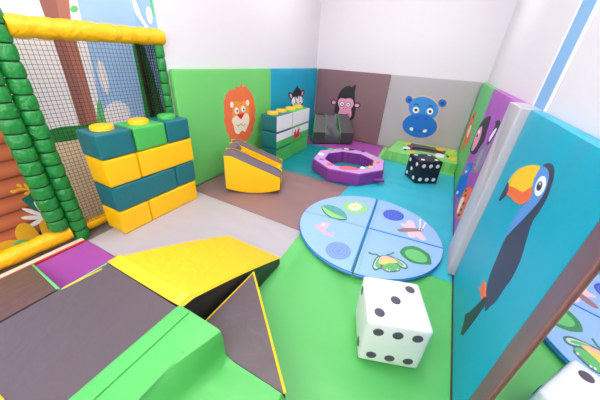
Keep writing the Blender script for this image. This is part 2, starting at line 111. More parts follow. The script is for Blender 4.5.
  ('cream',1,[(-1.9947,0.2464),(-2.0786,0.2645),(-2.07,0.1819),(-2.0691,0.1206),(-2.0171,0.0938),(-1.9551,0.1257),(-1.9321,0.1878)],'muzzle'),
  ('ink',0,[(-2.0598,0.3311),(-2.0547,0.324),(-2.0428,0.3157),(-2.0264,0.3078),(-2.0086,0.3017),(-1.9931,0.2988),(-1.9829,0.2997),(-1.9803,0.3043),(-1.9859,0.3117),(-1.9983,0.3201),(-2.015,0.3281),(-2.0326,0.3339),(-2.0477,0.3365),(-2.0573,0.3355)],'spot'),
  ('ink',0,[(-2.1268,0.3159),(-2.122,0.3089),(-2.1108,0.3007),(-2.0953,0.2928),(-2.0784,0.2868),(-2.0635,0.2838),(-2.0538,0.2847),(-2.0513,0.2892),(-2.0565,0.2964),(-2.0682,0.3048),(-2.0841,0.3127),(-2.1008,0.3185),(-2.1151,0.3212),(-2.1244,0.3202)],'spot'),
  ('ink',0,[(-2.1793,0.2623),(-2.1747,0.2553),(-2.1639,0.2468),(-2.1489,0.2385),(-2.1325,0.2321),(-2.1181,0.2289),(-2.1086,0.2296),(-2.1061,0.2341),(-2.1111,0.2414),(-2.1224,0.2501),(-2.1378,0.2583),(-2.154,0.2645),(-2.1679,0.2674),(-2.1769,0.2666)],'spot'),
  ('ink',0,[(-2.1881,0.2096),(-2.1835,0.2024),(-2.1726,0.1935),(-2.1575,0.1848),(-2.1411,0.1779),(-2.1266,0.1743),(-2.117,0.1749),(-2.1145,0.1794),(-2.1195,0.187),(-2.1309,0.196),(-2.1463,0.2047),(-2.1626,0.2113),(-2.1765,0.2146),(-2.1856,0.214)],'spot'),
  ('ink',0,[(-2.1782,0.152),(-2.1735,0.1444),(-2.1624,0.1351),(-2.1469,0.1257),(-2.1301,0.1183),(-2.1153,0.1143),(-2.1056,0.1146),(-2.103,0.1192),(-2.1081,0.1272),(-2.1198,0.1368),(-2.1355,0.1461),(-2.1522,0.1532),(-2.1665,0.1569),(-2.1757,0.1565)],'spot'),
 ],
 'leaf': [
  ('navyline',1,[(1.2886,-2.4914),(1.3285,-2.4376),(1.3975,-2.4291),(1.4665,-2.4501),(1.5224,-2.4997),(1.5638,-2.5811),(1.5166,-2.6215),(1.4552,-2.6338),(1.3876,-2.6131),(1.3255,-2.5591)],None),
  ('leafdark',1,[(1.2886,-2.4869),(1.3299,-2.4411),(1.398,-2.4354),(1.4646,-2.4556),(1.5194,-2.5017),(1.5594,-2.5765),(1.4932,-2.5588),(1.4297,-2.5411),(1.3627,-2.5195)],None),
  ('leaflight',1,[(1.2947,-2.4961),(1.3268,-2.5051),(1.3641,-2.5228),(1.4423,-2.5489),(1.503,-2.5601),(1.5514,-2.5742),(1.5099,-2.6035),(1.4507,-2.6178),(1.3847,-2.5951),(1.3222,-2.5403)],None),
 ],
 'waterlily': [
  ('leaflight',0,[(1.6641,-2.2951),(1.6662,-2.3346),(1.6559,-2.3734),(1.6349,-2.4071),(1.6056,-2.4322),(1.5713,-2.4461),(1.5356,-2.4473),(1.5025,-2.4355),(1.4757,-2.4115),(1.4585,-2.3778),(1.4536,-2.3382),(1.4619,-2.2972),(1.4829,-2.2604),(1.514,-2.2326),(1.5512,-2.2178),(1.5894,-2.2179),(1.6236,-2.2326),(1.6494,-2.2596)],None),
  ('white',0,[(1.62,-2.286),(1.6051,-2.3187),(1.6205,-2.3476),(1.5941,-2.3603),(1.5921,-2.3985),(1.5663,-2.3866),(1.5482,-2.4168),(1.5342,-2.386),(1.5077,-2.3946),(1.5123,-2.3585),(1.4891,-2.3404),(1.511,-2.3159),(1.5024,-2.2782),(1.5317,-2.2783),(1.5424,-2.2387),(1.5647,-2.2643),(1.5894,-2.2422),(1.5938,-2.2806)],None),
  ('buttercup',0,[(1.5773,-2.299),(1.5792,-2.3143),(1.5763,-2.3293),(1.5692,-2.3413),(1.5593,-2.348),(1.5484,-2.3481),(1.5387,-2.3415),(1.5321,-2.3295),(1.5299,-2.3143),(1.5326,-2.299),(1.5398,-2.2866),(1.5499,-2.2798),(1.561,-2.2798),(1.5708,-2.2867)],None),
 ],
 'dolphin': [
  ('dolphin',1,[(1.3791,-2.8418),(1.3854,-2.7777),(1.408,-2.7364),(1.4561,-2.7103),(1.4691,-2.7266),(1.4666,-2.768),(1.4653,-2.8108),(1.4852,-2.8434),(1.5161,-2.8457),(1.5347,-2.8179),(1.5491,-2.8307),(1.5409,-2.8547),(1.5606,-2.8727),(1.5345,-2.8803),(1.4904,-2.8857),(1.4475,-2.8662),(1.4062,-2.8524)],None),
  ('white',0,[(1.4368,-2.7547),(1.4382,-2.7621),(1.4365,-2.7698),(1.4322,-2.7763),(1.426,-2.7803),(1.4191,-2.7811),(1.413,-2.7785),(1.4087,-2.773),(1.4072,-2.7657),(1.4088,-2.7579),(1.4132,-2.7513),(1.4195,-2.7472),(1.4264,-2.7464),(1.4326,-2.7491)],None),
 ],
 'swirlpale': [
  ('swirl1',0,[(1.735,-2.987),(1.7373,-3.0119),(1.7336,-3.0363),(1.7245,-3.0587),(1.7105,-3.0779),(1.6926,-3.0926),(1.6719,-3.102),(1.6497,-3.1057),(1.6271,-3.1032),(1.6057,-3.0947),(1.5869,-3.0805),(1.5718,-3.0614),(1.5616,-3.0385),(1.5573,-3.0133),(1.5593,-2.9875),(1.5677,-2.963),(1.582,-2.9416),(1.6011,-2.9251),(1.6238,-2.9148),(1.6481,-2.9116),(1.6723,-2.9154),(1.6944,-2.926),(1.713,-2.9424),(1.7268,-2.9633)],None),
  ('swirl1b',0,[(1.7222,-2.9908),(1.724,-3.0162),(1.7187,-3.0408),(1.7068,-3.0623),(1.6896,-3.0788),(1.6686,-3.0891),(1.6457,-3.0922),(1.6228,-3.0877),(1.6021,-3.0759),(1.5855,-3.0577),(1.5748,-3.0346),(1.5712,-3.0088),(1.5753,-2.9828),(1.587,-2.9594),(1.6051,-2.9412),(1.6277,-2.9301),(1.6524,-2.9274),(1.6765,-2.9333),(1.6974,-2.9471),(1.7131,-2.9669)],None),
  ('swirl1',0,[(1.7162,-2.9926),(1.7179,-3.0159),(1.7131,-3.0385),(1.7022,-3.0583),(1.6864,-3.0736),(1.667,-3.083),(1.6459,-3.0858),(1.6249,-3.0816),(1.6059,-3.0708),(1.5907,-3.054),(1.5809,-3.0328),(1.5777,-3.0091),(1.5815,-2.9853),(1.5922,-2.9639),(1.6088,-2.9472),(1.6295,-2.9371),(1.6521,-2.9347),(1.6741,-2.94),(1.6933,-2.9525),(1.7078,-2.9707)],None),
  ('swirl1b',0,[(1.7007,-2.9972),(1.7022,-3.0152),(1.6985,-3.0326),(1.6902,-3.048),(1.6779,-3.0599),(1.663,-3.0672),(1.6466,-3.0693),(1.6304,-3.066),(1.6157,-3.0575),(1.6041,-3.0445),(1.5967,-3.0281),(1.5943,-3.0099),(1.5974,-2.9918),(1.6056,-2.9754),(1.6183,-2.9627),(1.6341,-2.955),(1.6513,-2.9531),(1.6682,-2.9571),(1.6829,-2.9666),(1.6941,-2.9804)],None),
  ('swirl1',0,[(1.6947,-2.999),(1.6961,-3.0149),(1.6928,-3.0303),(1.6855,-3.0439),(1.6746,-3.0545),(1.6614,-3.061),(1.6469,-3.0628),(1.6325,-3.0599),(1.6196,-3.0523),(1.6093,-3.0408),(1.6028,-3.0263),(1.6008,-3.0103),(1.6035,-2.9942),(1.6108,-2.9799),(1.622,-2.9687),(1.6359,-2.9619),(1.6511,-2.9602),(1.6659,-2.9637),(1.6789,-2.972),(1.6888,-2.9842)],None),
  ('swirl1b',0,[(1.6775,-3.0041),(1.6784,-3.014),(1.6764,-3.0237),(1.6719,-3.0323),(1.6651,-3.0389),(1.6567,-3.043),(1.6476,-3.0441),(1.6386,-3.0422),(1.6306,-3.0374),(1.6242,-3.0302),(1.6202,-3.0211),(1.6191,-3.0111),(1.6208,-3.0012),(1.6254,-2.9924),(1.6323,-2.9855),(1.6409,-2.9813),(1.6502,-2.9802),(1.6594,-2.9823),(1.6675,-2.9874),(1.6737,-2.9949)],None),
  ('swirl1',0,[(1.6714,-3.0059),(1.6722,-3.0137),(1.6707,-3.0214),(1.667,-3.0281),(1.6617,-3.0334),(1.6551,-3.0366),(1.6479,-3.0375),(1.6408,-3.036),(1.6344,-3.0322),(1.6295,-3.0264),(1.6263,-3.0193),(1.6254,-3.0114),(1.6268,-3.0037),(1.6304,-2.9967),(1.6359,-2.9913),(1.6426,-2.988),(1.65,-2.9872),(1.6572,-2.9888),(1.6636,-2.9928),(1.6685,-2.9987)],None),
 ],
 'swirldark': [
  ('swirl2',0,[(1.989,-2.2524),(1.9879,-2.2783),(1.9809,-2.3035),(1.9688,-2.3263),(1.9523,-2.3455),(1.9325,-2.3598),(1.9107,-2.3685),(1.8881,-2.3709),(1.8662,-2.3669),(1.8464,-2.3566),(1.83,-2.3406),(1.8181,-2.3197),(1.8116,-2.2953),(1.8113,-2.269),(1.8172,-2.2426),(1.8291,-2.2179),(1.8461,-2.197),(1.8672,-2.1814),(1.8906,-2.1722),(1.9147,-2.1703),(1.9376,-2.1756),(1.9577,-2.1876),(1.9736,-2.2054),(1.9842,-2.2276)],None),
  ('swirl2b',0,[(1.9733,-2.2562),(1.9717,-2.2817),(1.9633,-2.306),(1.9491,-2.327),(1.9304,-2.3427),(1.909,-2.3519),(1.8867,-2.3536),(1.8656,-2.3477),(1.8476,-2.3345),(1.8346,-2.3152),(1.8278,-2.2914),(1.8282,-2.2655),(1.8359,-2.24),(1.8503,-2.2176),(1.8698,-2.2006),(1.8926,-2.191),(1.916,-2.1898),(1.9378,-2.1969),(1.9556,-2.2115),(1.9678,-2.232)],None),
  ('swirl2',0,[(1.9672,-2.2577),(1.9657,-2.281),(1.9581,-2.3033),(1.9451,-2.3226),(1.928,-2.337),(1.9083,-2.3454),(1.8879,-2.3469),(1.8685,-2.3415),(1.8521,-2.3294),(1.8402,-2.3116),(1.8341,-2.2899),(1.8345,-2.2662),(1.8416,-2.2429),(1.8547,-2.2225),(1.8726,-2.207),(1.8933,-2.1983),(1.9147,-2.1971),(1.9346,-2.2036),(1.9509,-2.2169),(1.9621,-2.2356)],None),
  ('swirl2b',0,[(1.9513,-2.2616),(1.9503,-2.2793),(1.9446,-2.2963),(1.9347,-2.3111),(1.9216,-2.3221),(1.9066,-2.3285),(1.891,-2.3297),(1.8762,-2.3254),(1.8638,-2.3161),(1.8548,-2.3026),(1.8502,-2.286),(1.8507,-2.268),(1.8561,-2.2504),(1.866,-2.235),(1.8795,-2.2234),(1.8952,-2.2167),(1.9114,-2.2158),(1.9264,-2.2206),(1.9389,-2.2306),(1.9474,-2.2448)],None),
  ('swirl2',0,[(1.9452,-2.263),(1.9443,-2.2786),(1.9393,-2.2936),(1.9306,-2.3065),(1.9191,-2.3163),(1.9059,-2.3219),(1.8922,-2.3229),(1.8792,-2.3191),(1.8683,-2.3109),(1.8604,-2.299),(1.8565,-2.2845),(1.8569,-2.2687),(1.8617,-2.2533),(1.8704,-2.2398),(1.8822,-2.2297),(1.8959,-2.2239),(1.9101,-2.223),(1.9233,-2.2272),(1.9342,-2.236),(1.9417,-2.2483)],None),
  ('swirl2b',0,[(1.9275,-2.2673),(1.9271,-2.2767),(1.9241,-2.2857),(1.9189,-2.2935),(1.912,-2.2994),(1.904,-2.3028),(1.8957,-2.3034),(1.8879,-2.3011),(1.8813,-2.2961),(1.8766,-2.2889),(1.8743,-2.2802),(1.8746,-2.2707),(1.8775,-2.2616),(1.8828,-2.2535),(1.8898,-2.2475),(1.898,-2.244),(1.9064,-2.2435),(1.9143,-2.246),(1.9208,-2.2511),(1.9254,-2.2585)],None),
  ('swirl2',0,[(1.9205,-2.269),(1.9202,-2.2759),(1.918,-2.2825),(1.9142,-2.2883),(1.9091,-2.2926),(1.9032,-2.2951),(1.8971,-2.2955),(1.8914,-2.2938),(1.8866,-2.2902),(1.8831,-2.2849),(1.8815,-2.2785),(1.8817,-2.2715),(1.8838,-2.2648),(1.8877,-2.2589),(1.8928,-2.2545),(1.8988,-2.252),(1.905,-2.2516),(1.9107,-2.2534),(1.9155,-2.2572),(1.9189,-2.2626)],None),
 ],
 'dragonfly': [
  ('pinkpale',1,[(1.9803,-2.3778),(2.0237,-2.3562),(2.0247,-2.3045),(2.0596,-2.2745),(2.0908,-2.3351),(2.1021,-2.3979),(2.0445,-2.431),(2.003,-2.4102)],None),
  ('pinkpale',1,[(2.0532,-2.4924),(2.0486,-2.4601),(2.1272,-2.4198),(2.1754,-2.4699),(2.1958,-2.5109),(2.163,-2.5356),(2.1243,-2.5066),(2.1027,-2.5399),(2.0674,-2.5392)],None),
  ('dragonbody',1,[(1.971,-2.4999),(1.9981,-2.4568),(2.0616,-2.4092),(2.1282,-2.3832),(2.1336,-2.4156),(2.0694,-2.4675),(2.0066,-2.5101)],None),
  ('dragonhead',0,[(2.1644,-2.3704),(2.1631,-2.3841),(2.1574,-2.3981),(2.1484,-2.4095),(2.1378,-2.4164),(2.1277,-2.4172),(2.1201,-2.412),(2.1164,-2.4015),(2.1174,-2.3879),(2.1231,-2.3737),(2.1322,-2.362),(2.143,-2.355),(2.1532,-2.3542),(2.1609,-2.3597)],None),
  ('white',0,[(2.1388,-2.3661),(2.128,-2.2182),(2.1191,-2.2228),(2.1304,-2.3705)],None),
  ('white',0,[(2.1619,-2.3629),(2.1707,-2.2595),(2.162,-2.2573),(2.1535,-2.361)],None),
  ('white',0,[(2.1324,-2.2147),(2.1322,-2.2221),(2.1303,-2.2292),(2.1271,-2.2345),(2.1232,-2.2371),(2.1194,-2.2364),(2.1164,-2.2326),(2.1148,-2.2263),(2.1149,-2.2189),(2.1168,-2.2118),(2.12,-2.2063),(2.124,-2.2037),(2.1279,-2.2045),(2.1309,-2.2084)],None),
  ('white',0,[(2.175,-2.2527),(2.1747,-2.2599),(2.1728,-2.2668),(2.1696,-2.2719),(2.1657,-2.2744),(2.162,-2.2738),(2.1591,-2.2701),(2.1577,-2.2641),(2.158,-2.2569),(2.1599,-2.25),(2.1631,-2.2447),(2.167,-2.2422),(2.1707,-2.2429),(2.1736,-2.2466)],None),
  ('white',0,[(2.1372,-2.3838),(2.1371,-2.3894),(2.1357,-2.3947),(2.1334,-2.3987),(2.1305,-2.4005),(2.1277,-2.3999),(2.1255,-2.3969),(2.1243,-2.3922),(2.1243,-2.3865),(2.1257,-2.3812),(2.1281,-2.3772),(2.1309,-2.3753),(2.1338,-2.376),(2.136,-2.379)],None),
  ('white',0,[(2.1565,-2.3798),(2.1563,-2.3854),(2.1549,-2.3907),(2.1526,-2.3947),(2.1497,-2.3966),(2.1469,-2.3959),(2.1447,-2.3929),(2.1435,-2.3882),(2.1437,-2.3826),(2.145,-2.3772),(2.1474,-2.3732),(2.1503,-2.3713),(2.1531,-2.372),(2.1553,-2.375)],None),
 ],
 'lilypad': [
  ('paddark',1,[(2.0395,-2.7824),(2.0552,-2.7121),(2.1073,-2.6583),(2.1656,-2.6526),(2.2097,-2.6754),(2.237,-2.6973),(2.2537,-2.7793),(2.2498,-2.8064),(2.1851,-2.843),(2.1373,-2.8552),(2.09,-2.8398),(2.0542,-2.808)],None),
  ('leafgreen',1,[(2.0728,-2.7576),(2.0979,-2.7097),(2.1485,-2.69),(2.1975,-2.7124),(2.2225,-2.7442),(2.2199,-2.7968),(2.1735,-2.8257),(2.1234,-2.8245),(2.0874,-2.8005)],None),
 ],
 'frog': [
  ('frogdark',0,[(1.8405,-2.9202),(1.8754,-2.9255),(1.8983,-2.9109),(1.9213,-2.9248),(1.9242,-2.9085),(1.8976,-2.8934),(1.8737,-2.9082),(1.8405,-2.9027)],None),
  ('frogdark',0,[(2.0008,-2.8021),(1.9837,-2.8375),(1.9656,-2.8548),(1.9511,-2.8913),(1.9593,-2.9014),(1.9725,-2.868),(1.9901,-2.8514),(2.0083,-2.8144)],None),
  ('frogline',1,[(1.9,-3.025),(1.9019,-2.9407),(1.938,-2.8903),(1.9858,-2.866),(2.0456,-2.8693),(2.0914,-2.8837),(2.1163,-2.9198),(2.1016,-2.9523),(2.0726,-2.9536),(2.0727,-2.9896),(2.019,-3.0355),(1.9864,-3.0428),(1.9596,-3.0333),(1.9332,-3.0691),(1.9102,-3.0573)],None),
  ('frogpale',1,[(1.908,-3.0201),(1.9103,-2.9537),(1.9224,-2.9243),(1.9257,-2.9832),(1.9462,-3.0184),(1.9317,-3.0506),(1.9141,-3.0449)],None),
  ('frogpale',1,[(2.0108,-2.8764),(2.0488,-2.8818),(2.0897,-2.8988),(2.1051,-2.9234),(2.0899,-2.9395),(2.0601,-2.9257)],None),
  ('froggreen',1,[(1.9151,-3.0157),(1.9148,-2.9635),(1.9239,-2.9307),(1.9311,-2.9798),(1.9539,-3.017),(1.9327,-3.0384)],None),
  ('froggreen',1,[(2.0037,-2.8772),(2.0414,-2.8864),(2.0788,-2.9055),(2.0876,-2.9241),(2.0588,-2.9179)],None),
  ('frogpink',1,[(1.9284,-2.9639),(1.932,-2.9109),(1.9678,-2.881),(2.0123,-2.8846),(2.0482,-2.9141),(2.0004,-2.9403),(1.9586,-2.9836),(1.9407,-2.9946)],None),
  ('buttercup',1,[(1.9396,-2.9675),(1.9699,-2.9165),(2.0098,-2.9097),(2.0418,-2.918),(2.0016,-2.9465),(1.9599,-2.9896)],None),
  ('froggreen',1,[(1.9634,-3.0144),(1.9765,-2.9724),(2.0152,-2.9381),(2.0574,-2.9394),(2.07,-2.9734),(2.0296,-3.0146),(1.9898,-3.0358)],None),
  ('white',0,[(2.0023,-3.02),(2.0024,-3.0235),(2.0015,-3.0269),(1.9997,-3.0296),(1.9973,-3.031),(1.995,-3.0309),(1.993,-3.0293),(1.9918,-3.0265),(1.9917,-3.0231),(1.9926,-3.0196),(1.9944,-3.0169),(1.9968,-3.0155),(1.9992,-3.0156),(2.0011,-3.0172)],None),
  ('white',0,[(2.0637,-2.9822),(2.0637,-2.9857),(2.0627,-2.9892),(2.0608,-2.9919),(2.0585,-2.9933),(2.0561,-2.9932),(2.0542,-2.9916),(2.0531,-2.9887),(2.0531,-2.9852),(2.0541,-2.9817),(2.056,-2.979),(2.0583,-2.9775),(2.0607,-2.9776),(2.0626,-2.9793)],None),
  ('white',0,[(2.0162,-3.0212),(2.0163,-3.0239),(2.0155,-3.0267),(2.014,-3.0288),(2.012,-3.03),(2.0101,-3.03),(2.0085,-3.0288),(2.0075,-3.0265),(2.0075,-3.0238),(2.0083,-3.021),(2.0098,-3.0188),(2.0117,-3.0176),(2.0137,-3.0177),(2.0153,-3.0189)],None),
 ],
 'ring': [
  ('leafgreen',0,[(0.8817,-1.2018),(0.8847,-1.2241),(0.8785,-1.2428),(0.8643,-1.2544),(0.8448,-1.2567),(0.8239,-1.2491),(0.8054,-1.2331),(0.7932,-1.2117),(0.7896,-1.189),(0.7957,-1.1697),(0.8102,-1.1577),(0.8302,-1.1556),(0.8515,-1.1637),(0.8699,-1.1802)],None),
  ('white',0,[(0.8496,-1.4616),(0.854,-1.4846),(0.8499,-1.5038),(0.8381,-1.5157),(0.8209,-1.5181),(0.8015,-1.5104),(0.7837,-1.494),(0.771,-1.472),(0.766,-1.4487),(0.7699,-1.4288),(0.7819,-1.4164),(0.7997,-1.4141),(0.8195,-1.4224),(0.8373,-1.4394)],None),
  ('violet',0,[(0.9284,-1.6369),(0.9295,-1.649),(0.9241,-1.6596),(0.9133,-1.6666),(0.8991,-1.6687),(0.8843,-1.6656),(0.8719,-1.6576),(0.8642,-1.6464),(0.8629,-1.6342),(0.8683,-1.6235),(0.8793,-1.6163),(0.8937,-1.6142),(0.9086,-1.6175),(0.921,-1.6257)],None),
  ('coral',0,[(1.0883,-1.7306),(1.0904,-1.7501),(1.0838,-1.767),(1.07,-1.7779),(1.0515,-1.7809),(1.0319,-1.7754),(1.0151,-1.7622),(1.0042,-1.7439),(1.0016,-1.7241),(1.008,-1.7067),(1.0222,-1.6954),(1.0411,-1.6925),(1.0611,-1.6985),(1.0779,-1.7121)],None),
  ('coral',1,[(1.1636,-1.751),(1.2395,-1.6556),(1.3471,-1.6524),(1.3753,-1.7059),(1.2806,-1.7758),(1.195,-1.8026)],None),
  ('ink',0,[(1.1158,-1.0063),(1.1129,-1.0291),(1.0938,-1.0543),(1.0622,-1.077),(1.0243,-1.0927),(0.9874,-1.0986),(0.9586,-1.0933),(0.9437,-1.0778),(0.9458,-1.055),(0.9647,-1.0294),(0.9968,-1.0062),(1.0355,-0.9901),(1.073,-0.9845),(1.1016,-0.9903)],None),
  ('white',0,[(1.0411,-1.0242),(1.0412,-1.0373),(1.0342,-1.0507),(1.0217,-1.0617),(1.006,-1.0682),(0.9901,-1.069),(0.9773,-1.0639),(0.97,-1.0538),(0.9697,-1.0407),(0.9765,-1.0272),(0.9892,-1.016),(1.0051,-1.0094),(1.0211,-1.0087),(1.0339,-1.014)],None),
  ('ink',0,[(1.2514,-0.9753),(1.2534,-0.9924),(1.2505,-1.0095),(1.2433,-1.0234),(1.2332,-1.0314),(1.2222,-1.0319),(1.2124,-1.0248),(1.2057,-1.0115),(1.2035,-0.9945),(1.2063,-0.9772),(1.2135,-0.963),(1.2237,-0.9549),(1.2349,-0.9544),(1.2448,-0.9617)],None),
  ('peach',0,[(1.4088,-1.1237),(1.4081,-1.1409),(1.4003,-1.1534),(1.3869,-1.1588),(1.3704,-1.1561),(1.354,-1.1458),(1.3409,-1.1297),(1.3338,-1.1111),(1.3342,-1.0935),(1.3421,-1.0806),(1.3558,-1.075),(1.3727,-1.078),(1.3892,-1.0887),(1.4021,-1.1051)],None),
  ('lion',0,[(1.5296,-1.2944),(1.5295,-1.3153),(1.5215,-1.3352),(1.5073,-1.3504),(1.4895,-1.3579),(1.4717,-1.3564),(1.4572,-1.3459),(1.449,-1.3285),(1.4487,-1.3076),(1.4565,-1.2872),(1.471,-1.2715),(1.4891,-1.2639),(1.5073,-1.2657),(1.5217,-1.2767)],None),
  ('buttercup',0,[(1.4926,-1.3048),(1.4933,-1.315),(1.4912,-1.3243),(1.4868,-1.3308),(1.4808,-1.3333),(1.4745,-1.3313),(1.4691,-1.3253),(1.4657,-1.3162),(1.4649,-1.306),(1.467,-1.2966),(1.4715,-1.29),(1.4775,-1.2875),(1.4839,-1.2895),(1.4893,-1.2957)],None),
  ('white',0,[(1.4213,-1.5897),(1.4236,-1.6078),(1.4208,-1.6256),(1.4135,-1.6397),(1.4032,-1.6473),(1.3918,-1.6471),(1.3815,-1.639),(1.3744,-1.6246),(1.3719,-1.6065),(1.3745,-1.5884),(1.3818,-1.5739),(1.3923,-1.5661),(1.404,-1.5664),(1.4143,-1.5749)],None),
  ('leafgreen',0,[(1.4589,-1.5541),(1.4616,-1.572),(1.4603,-1.5888),(1.4552,-1.6013),(1.4474,-1.6071),(1.4383,-1.6051),(1.4298,-1.5956),(1.4235,-1.5804),(1.4206,-1.5625),(1.4218,-1.5453),(1.4269,-1.5325),(1.4348,-1.5265),(1.4441,-1.5287),(1.4527,-1.5386)],None),
  ('beakyellow',0,[(1.4879,-1.5014),(1.4902,-1.5199),(1.4882,-1.5376),(1.4822,-1.5509),(1.4734,-1.5574),(1.4636,-1.5559),(1.4545,-1.5466),(1.448,-1.5312),(1.4454,-1.5126),(1.4473,-1.4947),(1.4533,-1.481),(1.4623,-1.4742),(1.4724,-1.4759),(1.4815,-1.4857)],None),
  ('navy',0,[(1.4159,-1.5706),(1.4175,-1.5795),(1.4172,-1.5877),(1.4151,-1.5937),(1.4116,-1.5963),(1.4074,-1.595),(1.4033,-1.59),(1.4002,-1.5823),(1.3986,-1.5735),(1.3989,-1.5651),(1.401,-1.559),(1.4045,-1.5564),(1.4087,-1.5578),(1.4128,-1.5629)],None),
 ],
 'jungle': [
  ('vinylblack',0,[(1.682,-0.1885),(1.7653,-0.0592),(1.9204,-0.0628),(2.0719,-0.0842),(2.1881,-0.1286),(2.2401,-0.1754),(2.2257,-0.3541),(2.171,-0.4369),(2.1307,-0.4043),(2.0726,-0.4173),(1.9929,-0.4138),(1.874,-0.4402),(1.7765,-0.4834),(1.702,-0.473),(1.7322,-0.312)],None),
  ('white',1,[(1.6411,0.0951),(1.7203,0.1169),(1.8452,0.0274),(1.8837,-0.0229),(1.7857,-0.0424),(1.7019,-0.0072)],None),
  ('white',1,[(2.1493,0.055),(2.2328,0.0936),(2.3374,0.0827),(2.3744,0.0202),(2.3584,-0.0553),(2.2567,-0.0284),(2.1744,-0.0391)],None),
  ('beakyellow',1,[(1.6541,-0.1509),(1.7197,-0.0555),(1.7443,-0.1573),(1.6871,-0.2239)],None),
  ('beakyellow',1,[(1.7692,-0.5064),(1.8459,-0.4626),(1.8382,-0.569),(1.7886,-0.5752)],None),
  ('beakyellow',1,[(2.1031,-0.0778),(2.2159,-0.0428),(2.239,-0.1326),(2.1806,-0.1965),(2.1191,-0.1837)],None),
  ('beakyellow',1,[(2.277,-0.5082),(2.3686,-0.4748),(2.3775,-0.5617),(2.3067,-0.6437)],None),
  ('white',1,[(1.6684,-0.3915),(1.7476,-0.346),(1.7702,-0.436),(1.6926,-0.4805)],None),
  ('white',1,[(2.1299,-0.3887),(2.2176,-0.4005),(2.2136,-0.5571),(2.1188,-0.5398)],None),
  ('lime',1,[(1.935,0.0192),(2.0617,0.0826),(2.1288,0.0383),(2.0719,-0.0842),(1.9633,-0.0572)],None),
  ('lime',1,[(2.2577,-0.073),(2.3684,-0.0997),(2.3742,-0.2783),(2.284,-0.3882),(2.2435,-0.2994)],None),
  ('ink',1,[(1.9717,0.111),(2.0606,0.1018),(2.055,0.0174),(1.9792,0.0151)],None),
  ('ink',1,[(1.6926,-0.4805),(1.7358,-0.4898),(1.7136,-0.5507)],None),
  ('ink',1,[(2.2467,-0.4172),(2.2847,-0.4265),(2.2672,-0.4857)],None),
 ],
 'mural': [
  ('muralwhite',0,[(-3.7583,1.7314),(-3.4363,1.8398),(-3.4888,1.4373),(-3.4875,1.3375),(-3.4862,1.2314),(-3.4891,0.9975),(-3.4988,0.6883),(-3.6866,0.667),(-3.7947,0.6626),(-4.1865,0.6266)],'pale_sky'),
  ('planks',0,[(-4.2783,0.9842),(-3.8539,0.834),(-3.7678,0.7418),(-3.734,0.3393),(-3.7479,-0.2508),(-4.8806,-0.4584)],'planking'),
  ('muralcream',0,[(-3.7834,0.7254),(-3.6991,0.6627),(-3.4823,0.6559),(-3.1377,0.6336),(-2.8332,-0.1154),(-3.7479,-0.2508)],'pale_ground'),
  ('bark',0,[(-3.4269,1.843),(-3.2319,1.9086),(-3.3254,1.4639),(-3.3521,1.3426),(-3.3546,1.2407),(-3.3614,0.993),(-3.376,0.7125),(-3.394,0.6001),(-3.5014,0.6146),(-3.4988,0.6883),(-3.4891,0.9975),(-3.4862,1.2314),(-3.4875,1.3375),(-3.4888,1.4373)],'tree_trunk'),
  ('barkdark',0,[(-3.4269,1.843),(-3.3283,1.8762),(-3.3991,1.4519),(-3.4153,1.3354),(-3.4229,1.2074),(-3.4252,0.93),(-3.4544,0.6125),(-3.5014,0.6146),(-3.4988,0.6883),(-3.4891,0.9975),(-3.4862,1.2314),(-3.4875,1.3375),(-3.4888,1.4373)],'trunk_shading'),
  ('muralwhite',0,[(-3.2761,1.6725),(-3.3254,1.4639),(-3.3521,1.3426),(-3.3546,1.2407),(-3.3614,0.993),(-3.376,0.7125),(-3.3484,0.7083),(-3.3088,0.9912),(-3.2924,1.245),(-3.2853,1.3502),(-3.2777,1.4717),(-3.2412,1.6811)],'vine'),
  ('leafgreen',0,[(-3.2872,1.422),(-3.2923,1.4127),(-3.3013,1.4047),(-3.3122,1.3994),(-3.3229,1.398),(-3.3312,1.4006),(-3.3355,1.4067),(-3.3351,1.4151),(-3.3301,1.4241),(-3.3214,1.4321),(-3.3106,1.4374),(-3.3,1.439),(-3.2915,1.4365),(-3.2869,1.4305)],'leaf'),
  ('leafgreen',0,[(-3.2995,1.3429),(-3.3043,1.3351),(-3.3129,1.3282),(-3.3238,1.3238),(-3.3346,1.3227),(-3.3432,1.325),(-3.3479,1.3303),(-3.348,1.3375),(-3.3433,1.3453),(-3.3348,1.352),(-3.3242,1.3564),(-3.3134,1.3577),(-3.3046,1.3555),(-3.2996,1.3502)],'leaf'),
  ('leafgreen',0,[(-3.2702,1.515),(-3.2752,1.506),(-3.284,1.4979),(-3.2948,1.4924),(-3.3054,1.4906),(-3.3136,1.4928),(-3.318,1.4984),(-3.3176,1.5065),(-3.3127,1.5153),(-3.3041,1.5233),(-3.2935,1.5288),(-3.2829,1.5308),(-3.2745,1.5288),(-3.2699,1.5232)],'leaf'),
  ('muralwhite',0,[(-3.2185,1.0156),(-3.2225,0.9621),(-3.2318,0.9174),(-3.2444,0.8911),(-3.2578,0.8889),(-3.2689,0.9112),(-3.2757,0.9524),(-3.2768,1.0039),(-3.2724,1.0553),(-3.2633,1.097),(-3.2513,1.1216),(-3.2387,1.1246),(-3.2277,1.1053),(-3.2204,1.0666)],'petal'),
  ('muralwhite',0,[(-3.115,0.7217),(-3.1372,0.6784),(-3.1761,0.6472),(-3.2229,0.6345),(-3.2673,0.6424),(-3.3008,0.6682),(-3.3174,0.7062),(-3.3148,0.7489),(-3.2941,0.7887),(-3.2588,0.8186),(-3.2151,0.833),(-3.1708,0.8287),(-3.1345,0.8056),(-3.1142,0.7674)],'petal'),
  ('leafgreen',1,[(-3.343,0.8262),(-3.3163,0.8452),(-3.3169,0.7416),(-3.3256,0.658),(-3.3817,0.6679)],'leaf'),
